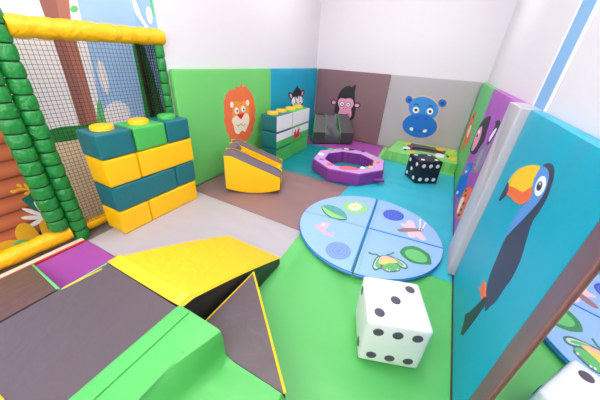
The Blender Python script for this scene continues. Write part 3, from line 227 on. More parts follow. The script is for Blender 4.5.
  ('forest',0,[(-2.9487,1.3363),(-2.8815,1.3426),(-2.8902,1.2027),(-2.8904,0.9766),(-2.8807,0.6356),(-2.9866,0.652),(-2.9714,0.9794),(-2.9675,1.1992)],'grass_blade'),
  ('forest',1,[(-3.7256,0.6816),(-3.6179,0.7023),(-3.4843,0.6931),(-3.3595,0.6948),(-3.3526,0.6156),(-3.4994,0.599),(-3.6951,0.6062),(-3.7273,0.6275)],'hedge'),
  ('leafteal',0,[(-3.9042,0.4318),(-3.8809,0.394),(-3.9287,0.3001),(-3.9693,0.2875),(-3.9495,0.2237),(-3.9262,0.1635),(-3.9259,-0.0645),(-3.975,-0.0331),(-3.9642,0.1002),(-3.97,-0.0182),(-3.879,-0.1136),(-3.7807,0.1936),(-3.8393,0.4383)],'foliage'),
  ('sunyellow',0,[(-3.9826,0.3448),(-3.953,0.3468),(-3.9233,0.3345),(-3.9107,0.3148),(-3.9008,0.3271),(-3.916,0.3493),(-3.9492,0.3628),(-3.9807,0.3607)],'flower_sprig'),
  ('sunyellow',0,[(-3.9375,0.3676),(-3.9408,0.3652),(-3.9456,0.3656),(-3.9507,0.3686),(-3.9552,0.3738),(-3.9581,0.38),(-3.959,0.3859),(-3.9577,0.3906),(-3.9544,0.393),(-3.9497,0.3927),(-3.9447,0.3897),(-3.9401,0.3846),(-3.9371,0.3784),(-3.9361,0.3723)],'bud'),
  ('sunyellow',0,[(-3.9138,0.3448),(-3.9174,0.3449),(-3.921,0.3486),(-3.9239,0.3553),(-3.9254,0.3635),(-3.9254,0.3717),(-3.9239,0.3783),(-3.921,0.3819),(-3.9175,0.382),(-3.9139,0.3784),(-3.911,0.3718),(-3.9094,0.3635),(-3.9094,0.3552),(-3.9109,0.3485)],'bud'),
  ('sunyellow',0,[(-3.9742,0.3459),(-3.9769,0.3423),(-3.9817,0.3404),(-3.9875,0.3408),(-3.9932,0.3432),(-3.9976,0.3472),(-3.9999,0.352),(-3.9997,0.3567),(-3.997,0.3603),(-3.9923,0.3621),(-3.9866,0.3618),(-3.9809,0.3595),(-3.9764,0.3555),(-3.974,0.3507)],'bud'),
  ('sunyellow',0,[(-3.9134,0.3168),(-3.9153,0.3121),(-3.9199,0.3081),(-3.9262,0.3056),(-3.9329,0.305),(-3.9388,0.3065),(-3.9427,0.3098),(-3.9438,0.3141),(-3.9419,0.3187),(-3.9375,0.3227),(-3.9312,0.3252),(-3.9245,0.3258),(-3.9185,0.3244),(-3.9146,0.3212)],'bud'),
  ('sunyellow',0,[(-3.8869,0.3514),(-3.8906,0.343),(-3.895,0.3368),(-3.8993,0.3342),(-3.9026,0.3355),(-3.9043,0.3406),(-3.904,0.3484),(-3.9018,0.3573),(-3.8981,0.3656),(-3.8937,0.3717),(-3.8894,0.3744),(-3.8861,0.3731),(-3.8844,0.3681),(-3.8847,0.3603)],'bud'),
  ('white',0,[(-3.8913,0.106),(-3.8973,0.1109),(-3.9047,0.1291),(-3.912,0.1566),(-3.9177,0.1876),(-3.9207,0.216),(-3.9206,0.2366),(-3.9174,0.2456),(-3.9118,0.2413),(-3.9046,0.2246),(-3.8974,0.1982),(-3.8915,0.1671),(-3.8881,0.1375),(-3.888,0.1155)],'petal'),
  ('white',0,[(-3.899,0.1182),(-3.907,0.1186),(-3.9226,0.1299),(-3.9423,0.1496),(-3.962,0.1734),(-3.9779,0.1965),(-3.9871,0.2146),(-3.9881,0.2245),(-3.9809,0.2245),(-3.9666,0.2146),(-3.9477,0.1963),(-3.9278,0.1728),(-3.9108,0.1487),(-3.9004,0.1291)],'petal'),
  ('white',0,[(-3.8995,0.1067),(-3.9074,0.1032),(-3.9255,0.106),(-3.9497,0.1145),(-3.975,0.1268),(-3.9963,0.1402),(-4.0098,0.1523),(-4.0131,0.1608),(-4.0059,0.1643),(-3.9894,0.162),(-3.9663,0.1543),(-3.9411,0.1425),(-3.9185,0.1288),(-3.9035,0.1159)],'petal'),
  ('white',0,[(-3.8959,0.1028),(-3.9011,0.0951),(-3.9163,0.0868),(-3.938,0.0797),(-3.9617,0.0753),(-3.9828,0.0742),(-3.9972,0.0767),(-4.0022,0.0823),(-3.9972,0.0897),(-3.9829,0.0977),(-3.962,0.1047),(-3.9385,0.1094),(-3.9168,0.1108),(-3.9015,0.1084)],'petal'),
  ('sunyellow',1,[(-4.0723,0.0795),(-4.0429,0.1198),(-4.0031,0.1137),(-3.9787,0.0574),(-3.975,-0.0331),(-4.0338,-0.0396),(-4.0789,0.0163)],'bush'),
  ('sunyellow',1,[(-3.9454,0.0726),(-3.909,0.0954),(-3.8811,0.0538),(-3.885,-0.053),(-3.9309,-0.0798),(-3.9554,-0.0094)],'bush'),
  ('sunyellow',1,[(-4.2678,-0.0031),(-4.1851,0.0366),(-4.1121,0.0379),(-4.0403,-0.0264),(-4.12,-0.0424),(-4.2274,-0.0675)],'leaf'),
  ('leafgreen',1,[(-4.1112,0.0119),(-4.0506,0.0066),(-4.0038,-0.0505),(-4.0727,-0.0577)],'leaf'),
 ],
 'muralside': [
  ('muralwhite',1,[(-0.2896,1.5272),(-0.2455,1.5325),(-0.2226,1.4831),(-0.198,1.4202),(-0.1393,1.35),(-0.1675,1.3365),(-0.2289,1.4009),(-0.2802,1.4584)],'petal'),
  ('muralwhite',0,[(-0.0807,1.4423),(-0.0841,1.4182),(-0.0938,1.3979),(-0.1079,1.3856),(-0.1237,1.384),(-0.1379,1.3935),(-0.1475,1.412),(-0.1507,1.4359),(-0.1468,1.4601),(-0.1368,1.4799),(-0.1228,1.4914),(-0.1074,1.4926),(-0.0936,1.4834),(-0.0841,1.4655)],'petal'),
  ('muralwhite',1,[(-0.2506,1.3416),(-0.1946,1.3622),(-0.1082,1.3376)],'petal'),
 ],
}
import bpy, bmesh, math, random
from mathutils import Vector, Matrix, noise
random.seed(4)
C = bpy.context.scene.collection

# ------------------------------------------------------------ materials
def lin(c): return tuple(((v/255)/12.92 if v/255<=.04045 else ((v/255+.055)/1.055)**2.4) for v in c)+(1,)
MAT = {}
def mat(name, rgb, rough=.45, bump=.0, scale=5, stretch=(1,1,1), fine=.0, spec=.5, metal=0, coat=0, var=.0):
    m = bpy.data.materials.new(name); m.use_nodes = True; nt = m.node_tree; b = nt.nodes['Principled BSDF']
    b.inputs['Base Color'].default_value = lin(rgb); b.inputs['Roughness'].default_value = rough
    b.inputs['Specular IOR Level'].default_value = spec; b.inputs['Metallic'].default_value = metal
    b.inputs['Coat Weight'].default_value = coat
    tc = nt.nodes.new('ShaderNodeTexCoord'); mp = nt.nodes.new('ShaderNodeMapping'); mp.inputs['Scale'].default_value = stretch
    nt.links.new(tc.outputs['Object'], mp.inputs[0])
    if var:
        n = nt.nodes.new('ShaderNodeTexNoise'); n.inputs['Scale'].default_value = 3; n.inputs['Detail'].default_value = 4
        r = nt.nodes.new('ShaderNodeMapRange'); r.inputs[3].default_value = 1-var; r.inputs[4].default_value = 1+var
        h = nt.nodes.new('ShaderNodeHueSaturation'); h.inputs['Color'].default_value = lin(rgb)
        nt.links.new(mp.outputs[0], n.inputs['Vector']); nt.links.new(n.outputs['Fac'], r.inputs[0])
        nt.links.new(r.outputs[0], h.inputs['Value']); nt.links.new(h.outputs[0], b.inputs['Base Color'])
    last = None
    for s, st, d in ((scale, bump, .05 if bump > .9 else .03), (140, fine, .002)):
        if not st: continue
        n = nt.nodes.new('ShaderNodeTexNoise'); n.inputs['Scale'].default_value = s; n.inputs['Detail'].default_value = 3 if s > 3 else 1
        n.inputs['Distortion'].default_value = .6 if s < 100 else 0
        bp = nt.nodes.new('ShaderNodeBump'); bp.inputs['Strength'].default_value = st; bp.inputs['Distance'].default_value = d
        nt.links.new(mp.outputs[0], n.inputs['Vector']); nt.links.new(n.outputs['Fac'], bp.inputs['Height'])
        if last: nt.links.new(last.outputs[0], bp.inputs['Normal'])
        last = bp
    if last: nt.links.new(last.outputs[0], b.inputs['Normal'])
    MAT[name] = m; return m
V = dict(bump=.8, scale=2.2, fine=.15, rough=.42)
for n, c in dict(floorgreen=(92,190,98), floorcyan=(50,184,204), floorteal=(0,136,144), floorbrown=(146,112,112), floorpurple=(172,80,172),
                 floorgrey=(184,176,182), padgreen=(140,214,116), panelgreen=(114,206,110), panelblue=(0,160,196), panelbrown=(134,100,106),
                 panelgrey=(182,175,179), sidegreen=(92,196,110), sidepurple=(176,76,184), endgrey=(196,188,196), panelteal=(0,168,198),
                 panelmaroon=(120,88,96), stepgreen=(84,182,90)).items():
    mat(n, c, **{**V, 'scale': 1.8, 'bump': .95, 'stretch': (1, 1, .55) if n[:5] in ('panel','sideg','sidep') else (.8, 1.3, 1)})
for n, c in dict(blockteal=(22,110,118), blockyellow=(255,196,0), blockgreen=(76,184,84), blockwhite=(240,236,240), slideyellow=(255,200,34),
                 vinylblack=(92,79,84), studyellow=(255,196,10), ringpurple=(136,52,146), ringtop=(204,156,222), rockergrey=(112,98,112),
                 sidedark=(40,40,40), whitevinyl=(240,236,238), blackvinyl=(26,30,40), seatgreen=(60,180,70), channelblack=(76,70,80), rockerblack=(66,58,66)).items():
    mat(n, c, bump=.25, scale=9, fine=.2, rough=.4)
mat('pvcgreen', (30,136,58), rough=.35, bump=.5, scale=20); mat('pvcyellow', (250,188,0), rough=.38, bump=.5, scale=16)
mat('strap', (14,60,36), rough=.6); mat('netcord', (44,34,34), rough=.8, spec=.2)
mat('wallwhite', (226,220,226), rough=.6, bump=.05, scale=60); mat('ceilwhite', (238,236,238), rough=.8)
mat('trimwhite', (244,241,244), rough=.35); mat('bluepaint', (122,176,224), rough=.5); mat('underfloor', (120,116,112), rough=.7)
mat('mirror', (236,238,238), rough=.015, metal=1); mat('piping', (250,200,0), rough=.5); mat('limepiping', (110,220,130), rough=.5)
mat('redpiping', (214,40,50), rough=.5); mat('redpiping2', (150,96,84), rough=.5); mat('creamedge', (240,214,190), rough=.5); mat('seamline', (60,52,60), rough=.7)
mat('pondblue', (152,192,240), rough=.4, bump=.12, scale=8, fine=.1); mat('pondedge', (20,128,214), rough=.45); mat('pondhinge', (132,176,234), rough=.4)
for n, c in dict(lion=(240,116,66), lionface=(246,156,60), cream=(250,232,206), white=(246,244,246), navy=(50,60,140), red=(214,32,44), tan=(190,160,140),
                 ink=(42,38,46), pink=(244,160,192), peach=(212,180,166), hippo1=(50,142,222), hippo2=(0,112,206), hippo3=(0,70,160), darkbrown=(60,32,28),
                 toucan_ink=(56,60,86), tailgreen=(42,62,62), toucanblue=(92,150,222), beakyellow=(255,204,20), orange=(244,112,60), navyblue=(46,60,96),
                 felt=(140,128,156), feltlight=(166,156,180), tigerorange=(248,110,50), navyline=(30,90,120), leafdark=(84,168,160), leaflight=(150,220,120),
                 buttercup=(248,218,110), dolphin=(214,180,200), swirl1=(118,150,226), swirl1b=(140,170,236), swirl2=(64,88,204), swirl2b=(96,122,226),
                 pinkpale=(248,206,214), dragonbody=(160,116,128), dragonhead=(150,90,80), paddark=(58,144,92), leafgreen=(108,200,120), frogdark=(60,128,120),
                 frogline=(84,110,130), frogpale=(196,228,196), froggreen=(104,190,112), frogpink=(250,190,176), coral=(232,100,120), violet=(140,80,190),
                 lime=(196,228,70), muralwhite=(252,244,246), muralblue=(156,190,232), muralcream=(252,228,192), bark=(182,116,98), barkdark=(158,100,90),
                 forest=(40,140,62), leafteal=(24,118,92), sunyellow=(240,184,44), dicepip=(84,76,92), pipgreen=(30,60,54), dragonred=(214,34,50)).items():
    mat(n, c, rough=.55, fine=.1)
mat('muralblue', (168,202,242), rough=.6)
# mural planking: board gaps along the height, printed
m = mat('planks', (190,100,62), rough=.6); nt = m.node_tree; b = nt.nodes['Principled BSDF']
tc = nt.nodes.new('ShaderNodeTexCoord'); mp = nt.nodes.new('ShaderNodeMapping'); mp.inputs['Scale'].default_value = (1,.5,4.0)
w = nt.nodes.new('ShaderNodeTexWave'); w.bands_direction = 'Z'; w.inputs['Scale'].default_value = .72; w.inputs['Distortion'].default_value = 1.2; w.inputs['Detail'].default_value = 2
cr = nt.nodes.new('ShaderNodeValToRGB'); cr.color_ramp.elements[0].position = .0; cr.color_ramp.elements[0].color = lin((120,56,40)); cr.color_ramp.elements[1].position = .07; cr.color_ramp.elements[1].color = lin((184,96,58))
e = cr.color_ramp.elements.new(1); e.color = lin((206,116,74))
nt.links.new(tc.outputs['Object'], mp.inputs[0]); nt.links.new(mp.outputs[0], w.inputs[0]); nt.links.new(w.outputs['Fac'], cr.inputs[0]); nt.links.new(cr.outputs[0], b.inputs['Base Color'])

# ------------------------------------------------------------ helpers
def obj(name, bm, m, parent=None, loc=None, smooth=True, wn=True):
    """verts of bm are in room coordinates; the origin goes to the parent's base or to loc"""
    o0 = Vector((0,0,0)); p = parent
    while p: o0 += p.location; p = p.parent
    L = Vector(loc) if loc is not None and parent is None else Vector((0,0,0))
    for v in bm.verts: v.co -= o0 + L
    bmesh.ops.recalc_face_normals(bm, faces=bm.faces)
    me = bpy.data.meshes.new(name); bm.to_mesh(me); bm.free()
    for x in (m if isinstance(m, (list, tuple)) else [m]): me.materials.append(MAT[x])
    o = bpy.data.objects.new(name, me); C.objects.link(o); o.location = L
    if parent: o.parent = parent
    if smooth:
        me.polygons.foreach_set('use_smooth', [True]*len(me.polygons)); me.set_sharp_from_angle(angle=math.radians(38))
    return o
def tag(o, label, cat, group=None):
    o['label'] = label; o['category'] = cat
    if group: o['group'] = group
    return o
def thing(name, loc, label, cat, group=None):
    o = bpy.data.objects.new(name, None); C.objects.link(o); o.location = loc; o.empty_display_size = .1
    return tag(o, label, cat, group)
def struct(name, bm, m, parent=None):
    o = obj(name, bm, m, parent, smooth=False); o['kind'] = 'structure'; return o

def box(bm, lo, hi, bev=0, seg=2, mi=0):
    n0 = len(bm.faces)
    g = bmesh.ops.create_cube(bm, size=1)
    vs = g['verts']
    for v in vs: v.co = Vector([(lo[i]+hi[i])/2 + v.co[i]*(hi[i]-lo[i]) for i in range(3)])
    if bev:
        es = {e for v in vs for e in v.link_edges}
        bmesh.ops.bevel(bm, geom=list(es), offset=bev, segments=seg, profile=.6, affect='EDGES', clamp_overlap=True)
    bm.faces.ensure_lookup_table()
    for f in bm.faces[n0:]: f.material_index = mi
    return bm
def B(): return bmesh.new()

def cushion(bm, lo, hi, r=.012, puff=.006, n=10, ax=None, wob=.0, mi=0, seed=0):
    """foam block: rounded box whose faces puff slightly; ax gives (u, v, w) unit axes and lo/hi are extents along them about an origin"""
    S = [hi[i]-lo[i] for i in range(3)]; c = Vector([(hi[i]+lo[i])/2 for i in range(3)])
    vd = {}; fl = []; N = n+1
    def gv(t):
        if t not in vd: vd[t] = bm.verts.new([2*q/N-1 for q in t])
        return vd[t]
    for i in range(3):
        j, k = (i+1)%3, (i+2)%3
        for sgn in (0, N):
            for a in range(N):
                for b in range(N):
                    q = []
                    for da, db in ((0,0),(1,0),(1,1),(0,1)):
                        t = [0,0,0]; t[i] = sgn; t[j] = a+da; t[k] = b+db; q.append(gv(tuple(t)))
                    fl.append(bm.faces.new(q if sgn else q[::-1]))
    vs = list(vd.values())
    def warp(t):  # crowd grid lines toward the edges
        return math.copysign(1-(1-abs(t))**1.6, t)
    for v in vs:
        q = [warp(max(-1,min(1,x))) for x in v.co]; h = [s/2 for s in S]
        p = Vector([q[i]*h[i] for i in range(3)])
        inner = Vector([max(-(h[i]-r), min(h[i]-r, p[i])) for i in range(3)])
        d = p-inner
        if d.length > 1e-9: p = inner + d.normalized()*r
        for i in range(3):
            j, k = (i+1)%3, (i+2)%3
            if abs(q[i]) > .999: p[i] += math.copysign(puff*(1-q[j]**2)*(1-q[k]**2), q[i])
        if wob:
            nv = noise.noise_vector((p+c)*6+Vector((seed,seed*2,0)))
            p += nv*wob
        p += c
        v.co = p if ax is None else ax[3]+ax[0]*p[0]+ax[1]*p[1]+ax[2]*p[2]
    for f in fl: f.material_index = mi
    return bm

def prism(bm, pts, d, mi=0, capmi=None):
    """closed polygon of 3-D points extruded by vector d"""
    a = [bm.verts.new(Vector(p)) for p in pts]; b = [bm.verts.new(Vector(p)+Vector(d)) for p in pts]
    from mathutils.geometry import tessellate_polygon
    for tri in tessellate_polygon([[v.co.copy() for v in a]]):
        if len(set(tri)) < 3: continue
        for L in ([a[i] for i in tri], [b[i] for i in reversed(tri)]):
            try: f = bm.faces.new(L); f.material_index = mi if capmi is None else capmi
            except ValueError: pass
    n = len(a)
    for i in range(n):
        f = bm.faces.new((a[i], b[i], b[(i+1)%n], a[(i+1)%n])); f.material_index = mi
    return bm

def smooth_poly(P, k=3):
    n = len(P); o = []
    for i in range(n):
        p0, p1, p2, p3 = P[i-1], P[i], P[(i+1)%n], P[(i+2)%n]
        a = math.hypot(p2[0]-p1[0], p2[1]-p1[1])
        for t in [j/k for j in range(k)]:
            o.append(tuple(.5*((2*p1[c])+(-p0[c]+p2[c])*t+(2*p0[c]-5*p1[c]+4*p2[c]-p3[c])*t*t+(-p0[c]+3*p1[c]-3*p2[c]+p3[c])*t**3) for c in (0,1)))
    return o

PLANE = {  # how (a, b) on a surface turns into a room point, and the way out of that surface
 'A': (lambda a,b,h: (h,a,b)), 'B': (lambda a,b,h: (a,-h,b)), 'C': (lambda a,b,h: (2.4-h,a,b)),
 'D': (lambda a,b,h: (a,b,.031+h)), 'R': (lambda a,b,h: (a,b,.152+h)), 'G': (lambda a,b,h: (a,b,.15+h)), 'M': (lambda a,b,h: (-.29+h,a,b)), 'Q': (lambda a,b,h: (a,-2.893-h,b))}
def applique_mesh(bm, plane, e, h, mi=0, clip=None):
    P = e[2]
    if e[1]: P = smooth_poly(P)
    if clip: P = [clip(*p) for p in P]
    f = PLANE[plane]
    a = [Vector(f(p[0], p[1], -.0004)) for p in P]; top = Vector(f(0,0,h))-Vector(f(0,0,-.0004))
    prism(bm, a, top, mi)
def applique(key, plane, parent, base=.0012, step=.0008, clip=None, one=None):
    """cloth or printed picture sewn on a surface; one = a single mesh under that name, else first shape is the part and the rest are its pieces"""
    L = DECALS[key]
    if one:
        bm = B(); ms = []
        for i, e in enumerate(L):
            if e[0] not in ms: ms.append(e[0])
            applique_mesh(bm, plane, e, base+i*step, ms.index(e[0]), clip)
        return obj(one, bm, ms, parent, smooth=False)
    first = None
    for i, e in enumerate(L):
        bm = B(); applique_mesh(bm, plane, e, base+i*step, 0, clip)
        o = obj(e[3], bm, e[0], first or parent, smooth=False)
        if first is None: first = o
    return first

def tube(bm, p0, p1, r, seg=None, pinch=.82, sides=16, mi=0, mj=None, soft=.0):
    """padded tube between two points, drawn in by straps every seg"""
    p0, p1 = Vector(p0), Vector(p1); d = p1-p0; L = d.length; d.normalize()
    u = d.orthogonal().normalized(); v = d.cross(u)
    ts = []
    n = max(1, round(L/seg)) if seg else 1
    for i in range(n):
        for t in ((0,pinch),(.05,.93),(.18,1),(.5,1.03),(.82,1),(.95,.93)): ts.append(((i+t[0])/n, t[1]))
    ts.append((1,pinch))
    rings = []
    for t, k in ts:
        c = p0+d*(L*t); ring = []
        for s in range(sides):
            a = 2*math.pi*s/sides; off = u*math.cos(a)+v*math.sin(a)
            rr = r*k*(1+soft*noise.noise((c+off*.2)*14))
            ring.append(bm.verts.new(c+off*rr))
        rings.append(ring)
    for i in range(len(rings)-1):
        for s in range(sides):
            f = bm.faces.new((rings[i][s], rings[i][(s+1)%sides], rings[i+1][(s+1)%sides], rings[i+1][s]))
            f.material_index = mj if (mj is not None and (i % 6 in (0,5)) ) else mi
    for ring, rev in ((rings[0],True),(rings[-1],False)):
        f = bm.faces.new(ring[::-1] if rev else ring); f.material_index = mi
    return bm
def bar(bm, p0, p1, r, sides=6, mi=0):
    return tube_simple(bm, p0, p1, r, sides, mi)
def tube_simple(bm, p0, p1, r, sides=6, mi=0):
    p0, p1 = Vector(p0), Vector(p1); d = (p1-p0).normalized(); u = d.orthogonal().normalized(); v = d.cross(u)
    A = [[bm.verts.new(q+(u*math.cos(2*math.pi*s/sides)+v*math.sin(2*math.pi*s/sides))*r) for s in range(sides)] for q in (p0,p1)]
    for s in range(sides): bm.faces.new((A[0][s],A[0][(s+1)%sides],A[1][(s+1)%sides],A[1][s])).material_index = mi
    bm.faces.new(A[0][::-1]).material_index = mi; bm.faces.new(A[1]).material_index = mi
    return bm
def disc(bm, c, n, r, h, sides=20, bev=.0, mi=0, ru=None):
    """round slab standing on plane through c with normal n"""
    c, n = Vector(c), Vector(n).normalized(); u = n.orthogonal().normalized(); v = n.cross(u)
    if ru: u = Vector(ru).normalized(); v = n.cross(u)
    prof = [(r,0),(r,h-bev),(r-bev*.3,h-bev*.3),(r-bev,h)] if bev else [(r,0),(r,h)]
    rings = [[bm.verts.new(c+n*z+(u*math.cos(2*math.pi*s/sides)+v*math.sin(2*math.pi*s/sides))*q) for s in range(sides)] for q, z in prof]
    for i in range(len(rings)-1):
        for s in range(sides): bm.faces.new((rings[i][s],rings[i][(s+1)%sides],rings[i+1][(s+1)%sides],rings[i+1][s])).material_index = mi
    bm.faces.new(rings[-1]).material_index = mi; bm.faces.new(rings[0][::-1]).material_index = mi
    return bm

# ------------------------------------------------------------ room shell
ZC, YF = 2.62, -6.6
struct('floor', box(B(), (-.5,YF-.1,-.14), (2.6,.2,-.04)), 'underfloor')
struct('ceiling', box(B(), (-.5,YF-.1,ZC), (2.6,.2,ZC+.1)), 'ceilwhite')
struct('wall_back', box(B(), (-.5,.055,-.04), (2.6,.155,ZC)), 'wallwhite')
bm = B(); box(bm, (-.15,-2.88,-.04), (-.055,.055,ZC)); box(bm, (-.4,-2.88,-.04), (-.15,-2.80,ZC)); box(bm, (-.4,YF,-.04), (-.30,-2.88,ZC))
struct('wall_left', bm, 'wallwhite')
struct('wall_right', box(B(), (2.455,YF,-.04), (2.555,.055,ZC)), 'wallwhite')
struct('wall_front', box(B(), (-.4,YF-.1,-.04), (2.555,YF,ZC)), 'wallwhite')
# painted upright with white casings on the right wall
struct('trim_1', box(B(), (2.451,-2.80,1.0), (2.456,-2.60,ZC)), 'bluepaint')
struct('trim_2', box(B(), (2.449,-2.60,1.0), (2.456,-2.575,ZC), .002), 'trimwhite')
struct('trim_3', box(B(), (2.449,-2.83,1.0), (2.456,-2.80,ZC), .002), 'trimwhite')

# ------------------------------------------------------------ wall mural in the alcove
mur = thing('wall_mural', (-.30,-4.2,0), 'printed jungle mural with tree trunk, planks and flowers behind the netting', 'mural')
clipM = lambda a,b: (max(-6.0,min(-2.885,a)), max(-.03,min(2.6,b)))
bm = B(); box(bm, (-.30,-6.0,-.04), (-.291,-2.885,2.6)); 
obj('background', bm, 'muralblue', mur, smooth=False)
bm = B(); box(bm, (-.295,-2.89,-.04), (-.055,-2.882,2.6)); obj('side_print', bm, 'muralblue', mur, smooth=False)
bm = B()
prism(bm, [(-.29,-2.891,0),(-.09,-2.891,0),(-.12,-2.891,.55),(-.2,-2.891,1.0),(-.27,-2.891,1.3),(-.29,-2.891,1.3)], (0,.002,0)); obj('tree_trunk', bm, 'forest', mur, smooth=False)
bm = B(); prism(bm, [(-.07,-2.892,1.42),(-.085,-2.892,1.50),(-.08,-2.892,1.58),(-.06,-2.892,1.66),(-.058,-2.892,1.44)], (0,.002,0)); obj('leaf', bm, 'leafgreen', mur, smooth=False)
for i, e in enumerate(DECALS['muralside']):
    bm = B(); applique_mesh(bm, 'Q', e, .001+i*.0003, 0, lambda a,b: (max(-.288,min(-.06,a)),b)); obj(e[3], bm, e[0], mur, smooth=False)
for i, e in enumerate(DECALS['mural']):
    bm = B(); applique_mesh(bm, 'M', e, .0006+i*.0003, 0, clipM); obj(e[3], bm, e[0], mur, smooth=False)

# ------------------------------------------------------------ wall panels
def panel(name, lo, hi, m, label, r=.008, puff=.0005, wob=.0, cat='wall padding', group=None):
    c = Vector(((lo[0]+hi[0])/2,(lo[1]+hi[1])/2,lo[2]))
    t = thing(name, c, label, cat, group)
    obj('cover', cushion(B(), lo, hi, r, puff, 12, wob=wob), m, t)
    return t
HP = 1.08
g = 'padded wall panels around the play area'
p1 = panel('wall_pad', (-.05,-2.86,0), (0,-1.414,HP), 'panelgreen', 'large green wall pad with the orange lion face', group=g)
applique('lion','A',p1)
p2 = panel('wall_pad', (-.05,-1.411,0), (0,-.003,HP), 'panelblue', 'blue wall pad with the zebra face, next to the green lion pad', group=g)
applique('zebra','A',p2)
p3 = panel('wall_pad', (0.003,.002,0), (1.209,.052,HP), 'panelbrown', 'brown wall pad with the black and pink gorilla face', group=g)
applique('gorilla','B',p3)
p4 = panel('wall_pad', (1.212,.002,0), (2.395,.052,HP), 'panelgrey', 'light grey wall pad with the blue hippo face in the far corner', group=g)
applique('hippo','B',p4)
p5 = panel('wall_pad', (2.4,-1.29,0), (2.45,0.0,HP), 'sidegreen', 'green side wall pad with an orange giraffe cutout, beside the hippo pad', group=g)
clipC = lambda lo,hi: (lambda a,b: (max(lo,min(hi,a)), max(.01,min(1.07,b))))
p6 = panel('wall_pad', (2.4,-2.485,0), (2.45,-1.293,HP), 'sidepurple', 'purple side wall pad carrying several animal cutouts', group=g)
def cutout(key, label, name, par):
    bm = B(); ms = []
    L = DECALS[key]
    for i, e in enumerate(L[:1]): applique_mesh(bm, 'C', e, .003, 0, clipC(-2.48,-.01))
    o = obj(name, bm, L[0][0], par, smooth=False); o['label'] = label
    for i, e in enumerate(L[1:]):
        bm = B(); applique_mesh(bm, 'C', e, .0035+i*.0005, 0, clipC(-2.48,-.01)); obj(e[3] or 'patch', bm, e[0], o, smooth=False)
cutout('giraffe','orange giraffe cutout','giraffe_cutout',p5)
cutout('gorillapiece','black gorilla cutout with pink face','gorilla_cutout',p6)
cutout('zebrapiece','black and white zebra cutout','zebra_cutout',p6)
cutout('elephant','grey elephant cutout','elephant_cutout',p6)
cutout('hippopiece','blue hippo cutout','hippo_cutout',p6)
cutout('tiger','orange tiger cutout with black spots','tiger_cutout',p6)
p7 = panel('corner_pad', (2.36,-2.80,0), (2.452,-2.49,HP), 'endgrey', 'pale grey protruding pad strip between the purple and the toucan pads', puff=.001, cat='wall padding')
p8 = panel('wall_pad', (2.4,-3.725,0), (2.45,-2.803,HP), 'panelteal', 'teal blue wall pad with the large toucan', group=g)
applique('toucan','C',p8, step=.0006)

# mirror panel: brown pad with a mirror let into it, its near end standing off the wall
t = thing('mirror_panel', (2.394,-3.735,0), 'maroon brown padded wall panel framing a large mirror, beside the toucan pad', 'mirror')
mu = Vector((-.1454,-.9894,0)); mn = Vector((.9894,-.1454,0)); MX = (mu, mn, Vector((0,0,1)), Vector((2.396,-3.735,0)))   # along the panel, into the wall, up
for nm, lo, hi in (('frame_stile',(0,0,0),(.108,.05,HP)), ('frame_rail',(.108,0,.925),(1.5,.05,HP)), ('frame_rail',(.108,0,0),(1.5,.05,.09)), ('frame_stile',(1.5,0,0),(1.59,.05,HP))):
    obj(nm, cushion(B(), lo, hi, .005, .001, 6, MX), 'panelmaroon', t)
bm = B(); tube_simple(bm, MX[3]+mu*.107+mn*.002+MX[2]*.09, MX[3]+mu*.107+mn*.002+MX[2]*.925, .0025, 6); tube_simple(bm, MX[3]+mu*.107+mn*.002+MX[2]*.925, MX[3]+mu*1.5+mn*.002+MX[2]*.925, .0025, 6); obj('edge_trim', bm, 'redpiping2', t)
bm = B(); box(bm, (.104,.006,.085), (1.503,.046,.93))
for v in bm.verts: v.co = MX[3]+mu*v.co[0]+mn*v.co[1]+MX[2]*v.co[2]
obj('mirror_glass', bm, 'mirror', t, smooth=False)

# ------------------------------------------------------------ floor mats
def mat_piece(pts, m, label, z=0.0, name='floor_mat', th=.038, wob=.004, seed=0, grp='soft floor mats', fan=None, aniso=(1.2,4.0)):
    P = [Vector((x,y,0)) for x,y in pts]
    bm = B(); n = 56
    # bilinear grid over the four corners, edges rolled down
    vs = {}
    for i in range(n+1):
        for j in range(n+1):
            u, v = i/n, j/n
            u = u*u*(3-2*u)*.5+u*.5; v = v*v*(3-2*v)*.5+v*.5
            q = (P[0]*(1-u)+P[1]*u)*(1-v)+(P[3]*(1-u)+P[2]*u)*v
            e = min(1, min(u,1-u,v,1-v)*12)
            zz = z-.006*(1-e)**2 - abs(noise.noise(Vector((q.x*aniso[0]+q.y*.8+seed,q.y*aniso[1]-q.x*.8,seed))))*wob*e
            if fan:
                dx, dy = q.x-fan[0], q.y-fan[1]; rr_ = math.hypot(dx,dy)+1e-6
                zz -= fan[2]*e*min(1,rr_*2)*(.5+.5*noise.noise(Vector((math.atan2(dy,dx)*5.5, rr_*.8, seed))))
            vs[i,j] = bm.verts.new((q.x,q.y,zz))
    top = [bm.faces.new((vs[i,j],vs[i+1,j],vs[i+1,j+1],vs[i,j+1])) for i in range(n) for j in range(n)]
    r = bmesh.ops.extrude_face_region(bm, geom=top)
    for e in r['geom']:
        if isinstance(e, bmesh.types.BMVert): e.co.z = z-th
    c = sum(P, Vector())/4
    o = obj(name, bm, m, None, (c.x,c.y,z-th)); tag(o, label, 'floor mat', grp); return o
g1 = .002
mat_piece([(.002,-1.87),(.002,-.66),(1.372,-.66),(1.372,-1.87)][::-1] if 0 else [(.002,-.655),(1.375,-.655),(1.352,-1.868),(.002,-1.868)], 'floorteal', 'dark teal floor mat under the purple octagonal ring', seed=1)
mat_piece([(.002,-.002),(1.325,-.002),(1.372,-.652),(.002,-.652)], 'floorpurple', 'purple floor mat in the far corner under the black and green rocker', seed=2)
mat_piece([(1.330,-.002),(2.396,-.002),(2.396,-.74),(1.378,-.64)], 'padgreen', 'green floor mat under the raised jungle pad', seed=3)
